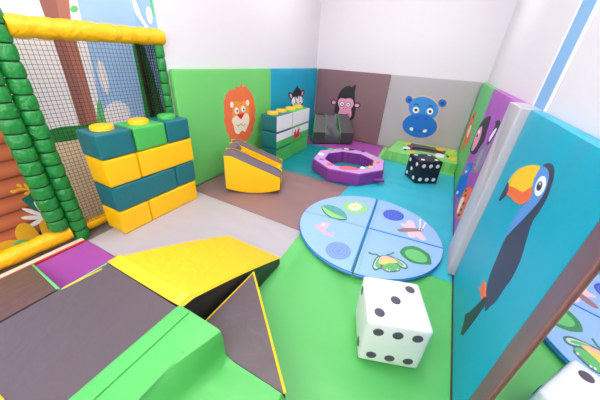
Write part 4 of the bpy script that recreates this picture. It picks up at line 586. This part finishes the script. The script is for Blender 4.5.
mat_piece([(.002,-1.872),(1.352,-1.872),(1.296,-2.898),(.002,-2.862)], 'floorbrown', 'dusty brown floor mat under the yellow and grey rocker', seed=4)
mat_piece([(1.378,-.644),(2.396,-.744),(2.396,-2.868),(1.300,-2.902)], 'floorcyan', 'long bright turquoise floor mat beneath the black die', seed=5)
mat_piece([(.002,-2.866),(1.296,-2.902),(1.350,-3.826),(.06,-3.83)], 'floorgrey', 'light grey floor mat in front of the block wall', seed=6, wob=.002)
mat_piece([(1.300,-2.906),(2.396,-2.872),(2.396,-5.2),(1.355,-5.2)], 'floorgreen', 'bright green floor mat under the white die', seed=7, wob=.004, fan=(1.15,-2.55,.034))
mat_piece([(.06,-3.834),(1.350,-3.830),(1.350,-5.2),(.06,-5.2)], 'floorpurple', 'purple floor mat beside the netted frame and black ramp', seed=8)
t = thing('mat_edging', (.03,-4.5,-.035), 'cream edging strip with red piping along the yellow base tube', 'edging')
obj('strip', box(B(), (.0,-5.2,-.035), (.040,-3.84,.004), .004), 'creamedge', t)
bm = B(); tube_simple(bm, (.048,-5.2,.0), (.048,-3.84,.0), .008, 8); obj('piping', bm, 'redpiping', t)

# ------------------------------------------------------------ netted frame
t = thing('net_frame', (-.06,-3.4,0), 'soft play frame with padded green posts, yellow bars and netting before the mural', 'net frame')
X = -.06
def post(y, z0, z1, r, x=X, seg=.083, name='post'):
    bm = B(); tube(bm, (x,y,z0), (x,y,z1), r, seg, .80, 18, 0, 1, .05); obj(name, bm, ['pvcgreen','strap'], t)
post(-3.812, -.035, 1.37, .050); post(-3.914, .10, 1.75, .052); post(-2.905, -.035, 1.25, .036, seg=.09)
bm = B(); tube(bm, (X,-3.775,1.283), (X,-2.862,1.30), .055, .12, .95, 20, 0, None, .06); obj('top_bar', bm, 'pvcyellow', t)
bm = B(); tube(bm, (X-.01,-5.4,.045), (X-.01,-3.870,.045), .052, .2, .97, 20, 0, None, .05); obj('base_bar', bm, 'pvcyellow', t)
bm = B(); tube(bm, (X-.03,-3.80,.03), (X-.03,-2.95,.03), .04, .2, .97, 20, 0, None, .05); obj('base_bar', bm, 'pvcyellow', t)
def net(bm, a0, a1, z0, z1, f, pitch=.0245, r=.0012):
    n = round(abs(a1-a0)/pitch)
    for i in range(n+1):
        a = a0+(a1-a0)*i/n; tube_simple(bm, f(a,z0), f(a,z1), r, 4)
    n = round((z1-z0)/pitch)
    for i in range(n+1):
        z = z0+(z1-z0)*i/n; tube_simple(bm, f(a0,z), f(a1,z), r, 4)
bm = B(); net(bm, -3.77, -2.945, .06, 1.25, lambda a,z: (X,a,z)); obj('net', bm, 'netcord', t, smooth=False)
bm = B(); net(bm, -.275, -.075, .06, 1.28, lambda a,z: (a,-2.915,z), .022, .0024); obj('side_net', bm, 'netcord', t, smooth=False)
bm = B(); tube(bm, (-.272,-2.935,0), (-.272,-2.935,1.30), .014, None, 1, 10); obj('net_rope', bm, 'netcord', t)

# ------------------------------------------------------------ block walls
def stud(par, c, m, r=.068, h=.03):
    bm = B(); disc(bm, c, (0,0,1), r, h, 28, .012); return obj('stud', bm, m, par)
def block(lo, hi, m, label, group, studs=(), studm='studyellow', face=None, seed=0):
    t = thing('toy_block', ((lo[0]+hi[0])/2,(lo[1]+hi[1])/2,lo[2]), label, 'foam block', group)
    obj('body', cushion(B(), [v+.0015 for v in lo], [v-.0015 for v in hi], .010, .0012, 8, wob=.0022, seed=seed), m, t)
    for s in studs: stud(t, (s[0],s[1],hi[2]-.002), studm)
    return t
X0, X1 = -.005, .218; Z = [-.003,.187,.376,.573,.742]; e = .0015
G = 'foam blocks of the teal and yellow wall by the netting'
def b1(y0,y1,k,m,label,**kw): block((X0,y0+e,Z[k]+e),(X1,y1-e,Z[k+1]-e), m, label, G, seed=k+y0, **kw)
b1(-3.655,-3.43,0,'blockyellow','bottom yellow foam block, nearest corner of the teal and yellow wall')
b1(-3.43,-2.965,0,'blockyellow','long yellow foam block on the floor, far end of the teal and yellow wall')
b1(-3.655,-3.15,1,'blockteal','long teal foam block in the second row up, nearer end of its wall')
b1(-3.15,-2.955,1,'blockteal','short teal foam block in the second row up, far end of its wall')
b1(-3.655,-3.43,2,'blockyellow','short yellow foam block under the near teal top block with yellow stud')
b1(-3.43,-2.945,2,'blockyellow','long yellow foam block right beneath the green top block')
xs = .1
b1(-3.66,-3.425,3,'blockteal','top teal foam block with a yellow stud, nearest the netting post', studs=[(xs,-3.545)])
b1(-3.42,-3.17,3,'blockgreen','green foam block with a yellow stud on the top row', studs=[(xs,-3.295)])
b1(-3.165,-2.95,3,'blockteal','top teal foam block with a green stud at the far end', studs=[(xs,-3.06)], studm='blockgreen')
# flag wall
G = 'foam blocks of the flag wall under the zebra'
X0, X1 = .115, .345; Zs = [0,.205,.412,.605]; Ym = -1.42
def flagblock(y0,y1,k,m,face,label,studs=(),studm='studyellow'):
    t = block((X0,y0+e,Zs[k]+e),(X1,y1-e,Zs[k+1]-e), m, label, G, studs=studs, studm=studm, seed=k+y0)
    for (za,zb,fm) in face:
        bm = B(); box(bm, (X1-.001,y0+.008,Zs[k]+.006+za), (X1+.0045,y1-.008,Zs[k]+.006+zb), .001, 1); obj('printed_face', bm, fm, t, smooth=False)
    return t
Hh = .18
flagblock(-1.81,Ym,0,'blockteal',[(0,Hh,'blockgreen')],'bottom foam block of the flag wall, nearer the rocker')
flagblock(Ym,-.93,0,'blockgreen',[(0,Hh,'blockgreen')],'bottom green foam block of the flag wall, at the far end')
ta = flagblock(-1.81,Ym,1,'blockteal',[(.09,Hh,'blockwhite'),(0,.089,'blockgreen')],'middle foam block of the flag wall, white over green, without the dragon')
tb = flagblock(Ym,-.93,1,'blockgreen',[(.09,Hh,'blockwhite'),(0,.089,'blockgreen')],'middle foam block of the flag wall, white over green, with the red dragon')
flagblock(-1.81,Ym,2,'blockteal',[(0,Hh,'blockwhite')],'teal topped foam block with white face and two studs on the flag wall',studs=[(.22,-1.70),(.22,-1.50)])
flagblock(Ym,-.93,2,'blockgreen',[(0,Hh,'blockwhite')],'green topped foam block with white face and two studs on the flag wall',studs=[(.22,-1.27),(.22,-1.05)])
dr = [(-.10,.02),(-.07,.05),(-.10,.09),(-.05,.07),(-.06,.14),(-.02,.08),(-.005,.03),(.02,.09),(.03,.17),(.05,.09),(.10,.13),(.07,.06),(.10,.02),(.07,.01),(.09,-.05),(.05,-.02),(.03,-.07),(.01,-.02),(-.03,-.07),(-.04,-.015),(-.09,-.05),(-.07,0)]
yc, zc = Ym+.125, .277
bm = B(); prism(bm, [(X1+.003, yc+a*.95, zc+b_*.76) for a,b_ in dr], (.0035,0,0)); obj('dragon_emblem', bm, 'dragonred', tb, smooth=False)

# ------------------------------------------------------------ dice
def die(loc, s, yaw, m, pm, faces, label, rim=None, puff=.004, r=.012, wob=.002):
    t = thing('foam_die', loc, label, 'die')
    u = Vector((math.cos(yaw), math.sin(yaw), 0)); v = Vector((-math.sin(yaw), math.cos(yaw), 0)); w = Vector((0,0,1)); O = Vector(loc)
    obj('body', cushion(B(), (-s/2,-s/2,0), (s/2,s/2,s), r, puff, 12, (u,v,w,O), wob=wob), m, t)
    lay = {1:[(0,0)],2:[(-1,-1),(1,1)],3:[(-1,-1),(0,0),(1,1)],4:[(-1,-1),(1,-1),(-1,1),(1,1)],5:[(-1,-1),(1,-1),(0,0),(-1,1),(1,1)],6:[(-1,-1),(0,-1),(1,-1),(-1,1),(0,1),(1,1)]}
    M = O+w*s/2
    for (n, a, b_, k) in faces(u,v,w):
        for (i,j) in lay[k]:
            d = .30*s
            pu = puff*(1-(2*i*.3)**2)*(1-(2*j*.3)**2)
            c = M+n*(s/2+pu-.004)+a*(i*d)+b_*(j*d)
            if rim:
                bm = B(); disc(bm, c, n, .083*s+.004, .0052, 22, .001); ring_ = obj('pip', bm, rim, t)
                bm = B(); disc(bm, c, n, .083*s, .0062, 22, .001); obj('pip_centre', bm, pm, ring_)
            else:
                bm = B(); disc(bm, c, n, .083*s, .006, 22, .001); obj('pip', bm, pm, t)
    return t
die((2.081,-3.499,0), .272, math.radians(19.5), 'whitevinyl', 'dicepip',
    lambda u,v,w: [(w,u,v,3),(-w,u,v,4),(-v,u,w,6),(v,u,w,1),(-u,w,v,2),(u,v,w,5)], 'large white foam die with dark spots on the green mat')
die((2.014,-1.135,0), .277, math.radians(33), 'blackvinyl', 'whitevinyl',
    lambda u,v,w: [(w,u,v,4),(-w,u,v,3),(-v,u,w,6),(v,u,w,1),(-u,v,w,5),(u,v,w,2)], 'black foam die with white spots on the turquoise mat')

# ------------------------------------------------------------ octagonal ring
c = Vector((1.178,-1.425,0)); ro, ri, H = .458, .306, .152
t = thing('foam_ring', c, 'purple octagonal foam ring with coloured patches on its lavender top', 'foam ring')
def octa(r, z, off=0, k=8, sub=1):
    V_ = [Vector((c.x+r*math.cos(math.radians(213+45*i)), c.y+r*math.sin(math.radians(213+45*i)), z)) for i in range(8)]
    o = []
    for i in range(8):
        for s in range(sub): o.append(V_[i].lerp(V_[(i+1)%8], s/sub))
    return o
def loft(bm, loops, closed=False, mi=0):
    R_ = [[bm.verts.new(p) for p in L] for L in loops]; n = len(R_[0])
    rng = range(len(R_)) if closed else range(len(R_)-1)
    for i in rng:
        A, Bq = R_[i], R_[(i+1)%len(R_)]
        for s in range(n): bm.faces.new((A[s],A[(s+1)%n],Bq[(s+1)%n],Bq[s])).material_index = mi
    return R_
bm = B(); S = 6
loft(bm, [octa(ro-.01,0,sub=S),octa(ro,.01,sub=S),octa(ro+.004,.07,sub=S),octa(ro,H-.012,sub=S),octa(ro-.01,H-.003,sub=S),octa(ri+.02,H-.003,sub=S),octa(ri+.02,0,sub=S)], True)
obj('body', bm, 'ringpurple', t)
bm = B(); loft(bm, [octa(ro-.008,H-.006,sub=S),octa(ro-.014,H+.001,sub=S),octa((ro+ri)/2,H+.001,sub=S),octa(ri+.012,H+.001,sub=S),octa(ri+.008,H-.006,sub=S)], True); tc_ = obj('top_cover', bm, 'ringtop', t)
bm = B()
def pleat(z, dr, k=0):
    L = octa(ri,z,sub=12); return [c+Vector((0,0,z))+(p-c-Vector((0,0,z)))*(1+dr*math.sin(i*2.1+k)+.01*math.sin(i*.9)) for i,p in enumerate(L)]
loft(bm, [pleat(.0,.02,.5),pleat(.04,.03,.2),pleat(.08,.015),pleat(.12,.03,-.3),pleat(H-.004,.012), [q*1.0 for q in octa(ri+.016,H-.004,sub=12)],[q for q in octa(ri+.018,0,sub=12)]], True)
obj('pleated_lining', bm, 'ringpurple', t)
for e in DECALS['ring']:
    bm = B(); applique_mesh(bm, 'R', e, .0012 if e[0] not in ('white','buttercup') else .0016); obj('patch', bm, e[0], tc_, smooth=False)
bm = B(); ax = (Vector((.95,.3,0)),Vector((-.3,.95,0)),Vector((0,0,1)),Vector((1.57,-1.60,0)))
cushion(bm, (-.03,-.03,.03), (.10,.012,.065), .01, .0, 4, ax); obj('strap', bm, 'ringpurple', t)

# ------------------------------------------------------------ yellow and grey rocker
def rocker(O, u, w_, prof_bottom, L, depth, parts, name, label, cat):
    pass
O = Vector((.352,-2.738,0)); ux = Vector((.857,.515,0)).normalized(); wx = Vector((-.515,.857,0)).normalized(); L_, Wd = .545, .50
t = thing('rocking_seat', O+ux*.27+wx*.25, 'yellow and grey foam rocking seat with a scooped channel, on the brown mat', 'rocker')
def bot(s): return .045*(2*s/L_-1)**2
def topz(s): return .392 if s < .07 else .392-(s-.07)/(L_-.07)*.210
def rail(w0, w1, name, zoff=0, prof=None, mats=('blockyellow','rockergrey','vinylblack'), gs=99):
    bm = B(); n = 14
    up = [(L_*i/n, (prof or topz)(L_*i/n)) for i in range(n+1)]; dn = [(L_*i/n, bot(L_*i/n)) for i in range(n+1)]
    nw = 6
    P = lambda s,z,w: O+ux*s+wx*w+Vector((0,0,z))
    T = [[bm.verts.new(P(s,z,w0+(w1-w0)*k/nw)) for s,z in up] for k in range(nw+1)]
    D = [[bm.verts.new(P(s,z,w0+(w1-w0)*k/nw)) for s,z in dn] for k in range(nw+1)]
    for k in range(nw):
        for i in range(n):
            bm.faces.new((T[k][i],T[k][i+1],T[k+1][i+1],T[k+1][i])).material_index = 1 if i < gs else 0
            bm.faces.new((D[k][i],D[k+1][i],D[k+1][i+1],D[k][i+1])).material_index = 2
        bm.faces.new((T[k][0],T[k+1][0],D[k+1][0],D[k][0])).material_index = 1
        bm.faces.new((T[k][n],D[k][n],D[k+1][n],T[k+1][n])).material_index = 2
    for k in (0,nw):
        for i in range(n): bm.faces.new((T[k][i],D[k][i],D[k][i+1],T[k][i+1])).material_index = 0
    bmesh.ops.remove_doubles(bm, verts=bm.verts, dist=1e-5)
    es = [e for e in bm.edges if len(e.link_faces)==2 and e.calc_face_angle(0) > 1.0]
    bmesh.ops.bevel(bm, geom=es, offset=.008, segments=2, affect='EDGES', material=-1)
    return obj(name, bm, list(mats), t)
rail(0, .19, 'side_cushion'); rail(.385, Wd, 'side_cushion')
def dip(s):
    k = s/L_
    return topz(s)-.001-.135*math.sin(math.pi*min(1,max(0,(k-.18)/.76)))**.7 - (.02 if k > .85 else 0)
rail(.192, .383, 'seat', prof=dip, gs=3)
# grey flap of the near cushion hanging over the channel in two tongues
for (s0,s1,dp) in ((.05,.27,.075),(.37,.52,.07)):
    bm = B(); pts = []
    n = 10
    for i in range(n+1):
        s = s0+(s1-s0)*i/n; pts.append((s, .185, topz(s)+.002))
    A_ = [bm.verts.new(O+ux*s+wx*w+Vector((0,0,z))) for s,w,z in pts]
    Bv = [bm.verts.new(O+ux*s+wx*(w+dp*math.sin(math.pi*i/n))+Vector((0,0,z-.012*math.sin(math.pi*i/n)))) for i,(s,w,z) in enumerate(pts)]
    for i in range(n):
        if i in (0,): bm.faces.new((A_[0],A_[1],Bv[1]))
        elif i == n-1: bm.faces.new((A_[i],A_[i+1],Bv[i]))
        else: bm.faces.new((A_[i],A_[i+1],Bv[i+1],Bv[i]))
    for v in list(bm.verts):
        if not v.link_faces: bm.verts.remove(v)
    r_ = bmesh.ops.extrude_face_region(bm, geom=list(bm.faces))
    for x in r_['geom']:
        if isinstance(x, bmesh.types.BMVert): x.co.z -= .006
    obj('channel_flap', bm, 'rockergrey', t)

# ------------------------------------------------------------ black and green rocker in the corner
O2 = Vector((.318,-.675,0)); u2 = Vector((.815,.58,0)).normalized(); w2 = Vector((-.58,.815,0)).normalized(); L2 = .67
t = thing('rocking_seat', O2+u2*.3+w2*.18, 'black foam rocking seat with green lining on the purple corner mat', 'rocker')
PR = [(0.0,.02),(-.004,.10),(0,.195),(.20,.425),(.27,.438),(.282,.42),(.285,.03),(.25,.0),(.05,.0)]
TP = lambda s,z: L2*.47+(s-L2*.47)*(1-.17*max(0,z-.19)/.24)
def slab(s0, s1, pr, name, mats, capmi=1, wr=0):
    bm = B(); n = max(2, round((s1-s0)/.03)); rings = []
    for k in range(n+1):
        s = s0+(s1-s0)*k/n
        rings.append([bm.verts.new(O2+u2*TP(s,z)+w2*a+Vector((0,0,z+(wr*noise.noise(Vector((s*20,a*16,z*3))) if wr and z>.1 else 0)))) for a,z in pr])
    m_ = len(pr)
    for k in range(n):
        for i in range(m_): bm.faces.new((rings[k][i],rings[k][(i+1)%m_],rings[k+1][(i+1)%m_],rings[k+1][i])).material_index = 0
    f = bm.faces.new(rings[0]); f.material_index = capmi; g_ = bm.faces.new(rings[-1][::-1]); g_.material_index = capmi
    bmesh.ops.triangulate(bm, faces=[f,g_])
    obj(name, bm, mats, t)
slab(0, .205, PR, 'side_cushion', ['rockerblack','seatgreen']); slab(.45, .67, PR, 'side_cushion', ['rockerblack','seatgreen'])
PR2 = [(.015,.02),(.012,.09),(.02,.15),(.045,.19),(.09,.225),(.14,.275),(.19,.345),(.23,.405),(.262,.425),(.28,.41),(.28,.03),(.25,.0),(.05,.0)]
slab(.207, .448, PR2, 'seat', ['channelblack','seatgreen'], 0, .05)
for s in (.0,.205,.45):
    bm = B()
    for i in range(1,4): tube_simple(bm, O2+u2*TP(s,PR[i][1])+w2*PR[i][0]+Vector((0,0,PR[i][1]+.001)), O2+u2*TP(s,PR[i+1][1])+w2*PR[i+1][0]+Vector((0,0,PR[i+1][1]+.001)), .005, 6)
    obj('piping', bm, 'seatgreen', t)

# ------------------------------------------------------------ raised jungle pad
t = thing('raised_pad', (1.9,-.34,0), 'thick green floor pad with a leaf print, in the corner below the hippo', 'pad')
bm = B(); n, m_ = 26, 10
grid = {}
for i in range(n+1):
    for j in range(m_+1):
        a, b_ = i/n, j/m_
        x = 1.42+(2.392-1.42)*a; y = -.665+(.645)*b_
        # left end slopes to the floor, front face falls steeply
        h = .150*min(1, a*9.0)**.8
        if j == 0: y -= .012*math.sin(i*1.9); h = h*.93
        grid[i,j] = bm.verts.new((x, y-(.02*a if j==0 else 0), max(.004,h)))
for i in range(n):
    for j in range(m_): bm.faces.new((grid[i,j],grid[i+1,j],grid[i+1,j+1],grid[i,j+1]))
r_ = bmesh.ops.extrude_face_region(bm, geom=list(bm.faces))
for x in r_['geom']:
    if isinstance(x, bmesh.types.BMVert): x.co.z = .001; 
obj('cover', bm, 'padgreen', t)
clipG = lambda a,b: (max(1.5,min(2.385,a)), max(-.65,min(-.03,b)))
applique('jungle','G',t, one='leaf_print', clip=clipG, step=.0005)
bm = B()
n = 14
for k in range(n):
    a0, a1 = math.pi*(.12+.76*k/n), math.pi*(.12+.76*(k+1)/n)
    f_ = lambda a: Vector((2.0-.22*math.cos(a), -.43+.14*math.sin(a), .158))
    tube_simple(bm, f_(a0), f_(a1), .012, 6)
obj('slot_rim', bm, 'ink', t)

# ------------------------------------------------------------ folding pond mat
cx, cy, rr = 1.758, -2.605, .562
t = thing('pond_mat', (cx,cy,0), 'round folding blue pond mat with lily pads, frog and dragonfly pictures', 'play mat')
th0 = math.radians(5.0)
def quarter(q):
    a0 = th0+q*math.pi/2; g_ = .006
    d1 = Vector((math.cos(a0),math.sin(a0),0)); d2 = Vector((math.cos(a0+math.pi/2),math.sin(a0+math.pi/2),0))
    O_ = Vector((cx,cy,0))+(d1+d2)*g_
    pts = [O_]
    N = 22
    for i in range(N+1):
        a = a0+math.radians(.6)+(math.pi/2-math.radians(1.2))*i/N; pts.append(Vector((cx+rr*math.cos(a), cy+rr*math.sin(a), 0)))
    bm = B(); prism(bm, [p+Vector((0,0,.002)) for p in pts], (0,0,.029))
    o = obj('mat_quarter', bm, 'pondblue', t, smooth=False)
    bm = B()
    for i in range(1, len(pts)-1):
        for z in (.007, .026): tube_simple(bm, pts[i]+Vector((0,0,z)), pts[i+1]+Vector((0,0,z)), .0048, 6)
    obj('edge_binding', bm, 'pondedge', o)
    return o
Q = [quarter(q) for q in range(4)]   # 0: far right, 1: far left, 2: near left, 3: near right
bm = B(); c1 = Vector((cx,cy,.031)); dY = Vector((-math.sin(th0),math.cos(th0),0)); dX = Vector((math.cos(th0),math.sin(th0),0))
for k in (-1,): tube_simple(bm, c1-dY*rr*.99+dX*k*.012, c1+dY*rr*.985+dX*k*.012, .0058, 6)
tube_simple(bm, c1, c1+dX*rr*.99, .0058, 6); obj('hinge_seam', bm, 'pondedge', t)
bm = B(); tube_simple(bm, c1-dX*rr*.98, c1, .003, 6); tube_simple(bm, c1-dY*rr*.98+dX*.028, c1+dY*rr*.98+dX*.028, .003, 6); obj('hinge_seam', bm, 'pondhinge', t)
for key, q, nm in (('leaf',1,'leaf_picture'),('waterlily',1,'water_lily_picture'),('dolphin',2,'dolphin_picture'),('swirlpale',2,'water_swirl'),
                   ('swirldark',0,'water_swirl'),('dragonfly',0,'dragonfly_picture'),('lilypad',3,'lily_pad_picture'),('frog',3,'frog_picture')):
    applique(key,'D',Q[q], one=nm, base=.001, step=.00025)

# ------------------------------------------------------------ climb and slide set in the near corner
HT = .36
# platform
t = thing('play_platform', (1.1,-4.5,0), 'black topped foam platform joined to the yellow slide and green steps', 'soft play platform')
pl = [(.880,-4.245),(.878,-4.062),(1.342,-4.066),(1.335,-5.0),(.880,-5.0)]
bm = B(); prism(bm, [(x,y,.002) for x,y in pl], (0,0,HT-.002))
es = [e for e in bm.edges if len(e.link_faces)==2 and e.calc_face_angle(0) > .8]; bmesh.ops.bevel(bm, geom=es, offset=.006, segments=2, affect='EDGES')
obj('body', bm, 'vinylblack', t)
bm = B(); tube_simple(bm, (.885,-4.235,HT+.001), (.90,-4.095,HT+.001), .0028, 6); obj('piping', bm, 'piping', t)
bm = B(); tube_simple(bm, (.884,-4.24,HT), (.882,-4.066,HT), .003, 6); obj('edge_piping', bm, 'limepiping', t)
bm = B(); tube_simple(bm, (.90,-4.52,HT+.001), (1.30,-4.505,HT+.001), .004, 6); obj('piping', bm, 'piping', t)
# black ramp to the wall
t = thing('foam_ramp', (.5,-4.5,0), 'black vinyl ramp with green piping, sloping to the purple mat by the netted frame', 'soft play ramp')
def ztop(x): return .012+(HT-.012)*(x-.06)/(.87-.06)
bm = B(); n, m_ = 14, 10; gr = {}
for i in range(n+1):
    for j in range(m_+1):
        x = .06+.808*i/n; yb = -4.137-(.108)*i/n; y = yb+(-5.0-yb)*j/m_
        z = ztop(x)-.006*abs(noise.noise(Vector((x*5,y*4,0))))*(1 if 0<i<n else 0)
        gr[i,j] = bm.verts.new((x,y,z))
for i in range(n):
    for j in range(m_): bm.faces.new((gr[i,j],gr[i,j+1],gr[i+1,j+1],gr[i+1,j]))
r_ = bmesh.ops.extrude_face_region(bm, geom=list(bm.faces))
for x in r_['geom']:
    if isinstance(x, bmesh.types.BMVert): x.co.z = .002
obj('body', bm, 'vinylblack', t)
bm = B(); tube_simple(bm, (.06,-4.137,.014), (.866,-4.243,HT-.002), .0055, 6); obj('piping', bm, 'limepiping', t)
# yellow slide
t = thing('foam_slide', (1.1,-3.7,0), 'yellow foam slide with black sides, running down to the grey mat', 'soft play slide')
Y0, Y1, XA, XB = -4.058, -3.325, .876, 1.350
bm = B(); n = 12; T = []; 
def zs(s):
    z = HT+.002-(HT-.062)*max(0,(s-.06))/(1-.06)
    return z+.012*math.sin(math.pi*s)
secs = []
for i in range(n+1):
    s = i/n; y = Y0+(Y1-Y0)*s; xa = XA+.025*s; z = zs(s)
    secs.append([bm.verts.new(p) for p in ((xa,y,.003),(xa,y,z-.01),(xa+.01,y,z),(XB-.01,y,z+.0),(XB,y,z-.01),(XB,y,.003))])
for i in range(n):
    for k in range(6):
        f = bm.faces.new((secs[i][k],secs[i][(k+1)%6],secs[i+1][(k+1)%6],secs[i+1][k])); f.material_index = 0 if k in (1,2,3) else 1
f = bm.faces.new(secs[0]); f.material_index = 1; f = bm.faces.new(secs[-1][::-1]); f.material_index = 1
obj('body', bm, ['slideyellow','sidedark'], t)
bm = B(); cushion(bm, (XA-.002,Y0-.001,zs(.0)-.006), (XB-.012,Y0+.06,zs(0)+.003), .004, .001, 4); obj('joining_flap', bm, 'slideyellow', t)
# black corner step
t = thing('corner_step', (1.5,-3.95,0), 'black triangular corner step with yellow piping, between slide and green steps', 'soft play step')
tri = [(1.372,-3.632),(1.372,-4.05),(1.822,-4.05)]; HS = .20
bm = B(); prism(bm, [(x,y,.003) for x,y in tri], (0,0,HS-.003)); es = [e for e in bm.edges if len(e.link_faces)==2 and e.calc_face_angle(0) > .8]; bmesh.ops.bevel(bm, geom=es, offset=.004, segments=2, affect='EDGES')
obj('body', bm, 'vinylblack', t)
bm = B(); tube_simple(bm, (1.373,-4.05,HS), (1.373,-3.637,HS), .0032, 6); tube_simple(bm, (1.373,-3.635,HS), (1.818,-4.046,HS), .0055, 6); obj('piping', bm, 'piping', t)
# green steps
t = thing('foam_steps', (1.6,-4.5,0), 'green foam steps draped with loose vinyl, beside the black platform', 'soft play steps')
bm = B(); prof = [(1.347,.003),(1.347,HT+.003),(1.40,HT+.003),(1.44,HT+.002),(1.50,HT),(1.535,HT-.002),(1.547,HT-.008),(1.553,HT-.03),(1.555,HT-.07),(1.556,HT-.11),(1.56,HT-.135),(1.575,HT-.150),(1.60,HS+.006),(1.64,HS+.004),(1.70,HS+.003),(1.76,HS+.003),(1.808,HS),(1.824,HS-.014),(1.828,HS-.05),(1.826,.10),(1.826,.003)]
n = 24; secs = []
for j in range(n+1):
    y = -4.054+(-5.0+4.054)*(j/n)**1.3; s = (-4.054-y)
    row = []
    for k,(x,z) in enumerate(prof):
        dx = dz = 0
        if 5 <= k <= 13:
            spread = min(1, s*3.2)*.06
            dx = (k-9)/4*spread - spread*.6
            dz = .006*math.sin(s*16+k)*min(1,s*5)
        if 12 <= k <= 16: dz += .004*math.sin(s*22+k*.5)
        row.append(bm.verts.new((x+dx,y,z+dz)))
    secs.append(row)
K = len(prof)
for j in range(n):
    for k in range(K): bm.faces.new((secs[j][k],secs[j][(k+1)%K],secs[j+1][(k+1)%K],secs[j+1][k]))
f1 = bm.faces.new(secs[0]); f2 = bm.faces.new(secs[-1][::-1]); bmesh.ops.triangulate(bm, faces=[f1,f2])
obj('body', bm, 'stepgreen', t)
bm = B(); cushion(bm, (1.342,-5.0,HT-.002), (1.400,-4.062,HT+.010), .003, .0, 6); obj('joining_flap', bm, 'stepgreen', t)

# ------------------------------------------------------------ ceiling lights
for i, (x, y) in enumerate(((.75,-1.2),(1.75,-1.2),(.75,-3.3),(1.75,-3.3),(.75,-5.3),(1.75,-5.3))):
    t = thing('ceiling_light', (x,y,ZC-.03), 'square white ceiling light panel', 'light', 'ceiling light panels')
    obj('housing', box(B(), (x-.31,y-.31,ZC-.03), (x+.31,y+.31,ZC-.001), .004), 'trimwhite', t)
    m = bpy.data.materials.get('lamp') or bpy.data.materials.new('lamp')
    if 'lamp' not in MAT:
        m.use_nodes = True; b = m.node_tree.nodes['Principled BSDF']; b.inputs['Emission Color'].default_value = (1,.955,.93,1); b.inputs['Emission Strength'].default_value = LAMP; MAT['lamp'] = m
    obj('diffuser', box(B(), (x-.29,y-.29,ZC-.034), (x+.29,y+.29,ZC-.0299)), 'lamp', t, smooth=False)

# unseen glowing panel added behind the camera to brighten upright surfaces
wf = struct('fill_panel_1', box(B(), (.25,YF,.85), (2.25,YF+.03,2.35), .004), 'trimwhite')
m = bpy.data.materials.new('fill_emission'); m.use_nodes = True; b = m.node_tree.nodes['Principled BSDF']; b.inputs['Emission Color'].default_value = (1,.97,.95,1); b.inputs['Emission Strength'].default_value = FILL; MAT['fill_emission'] = m
w2_ = struct('fill_panel_2', box(B(), (2.425,-6.3,1.3), (2.456,-4.2,2.35), .004), 'trimwhite')  # second added light source, out of view, lifts the left wall and mural
for ya, yb in ((-6.25,-5.28),(-5.22,-4.25)): struct('fill_glow', box(B(), (2.421,ya,1.35), (2.426,yb,2.3)), 'fill_emission', w2_)
struct('fill_glow', box(B(), (.31,YF+.03,.91), (1.235,YF+.034,2.29)), 'fill_emission', wf); struct('fill_glow', box(B(), (1.265,YF+.03,.91), (2.19,YF+.034,2.29)), 'fill_emission', wf)

# ------------------------------------------------------------ world, camera, view
sc = bpy.context.scene
w = bpy.data.worlds.new('world'); sc.world = w; w.use_nodes = True
w.node_tree.nodes['Background'].inputs[0].default_value = (.9,.92,1,1); w.node_tree.nodes['Background'].inputs[1].default_value = .3
cam = bpy.data.cameras.new('camera'); co = bpy.data.objects.new('camera', cam); C.objects.link(co); sc.camera = co
r = Vector((0.88067065,0.46992245,0.05993409)); u = Vector((-0.27296637,0.39997018,0.87493612)); f = Vector((-0.38718028,0.78689055,-0.48051503))
M = Matrix((r,u,-f)).transposed().to_4x4(); M.translation = Vector((2.03247367,-4.46925618,1.23300418)); co.matrix_world = M
cam.sensor_fit = 'HORIZONTAL'; cam.sensor_width = 36; cam.lens = 36*261.046/600; cam.clip_start = .02
sc.view_settings.view_transform = 'Standard'; sc.view_settings.look = 'None'; sc.view_settings.gamma = 1; sc.view_settings.use_curve_mapping = False
sc.view_settings.exposure = EXPO
sc.cycles.max_bounces = 10; sc.cycles.diffuse_bounces = 6
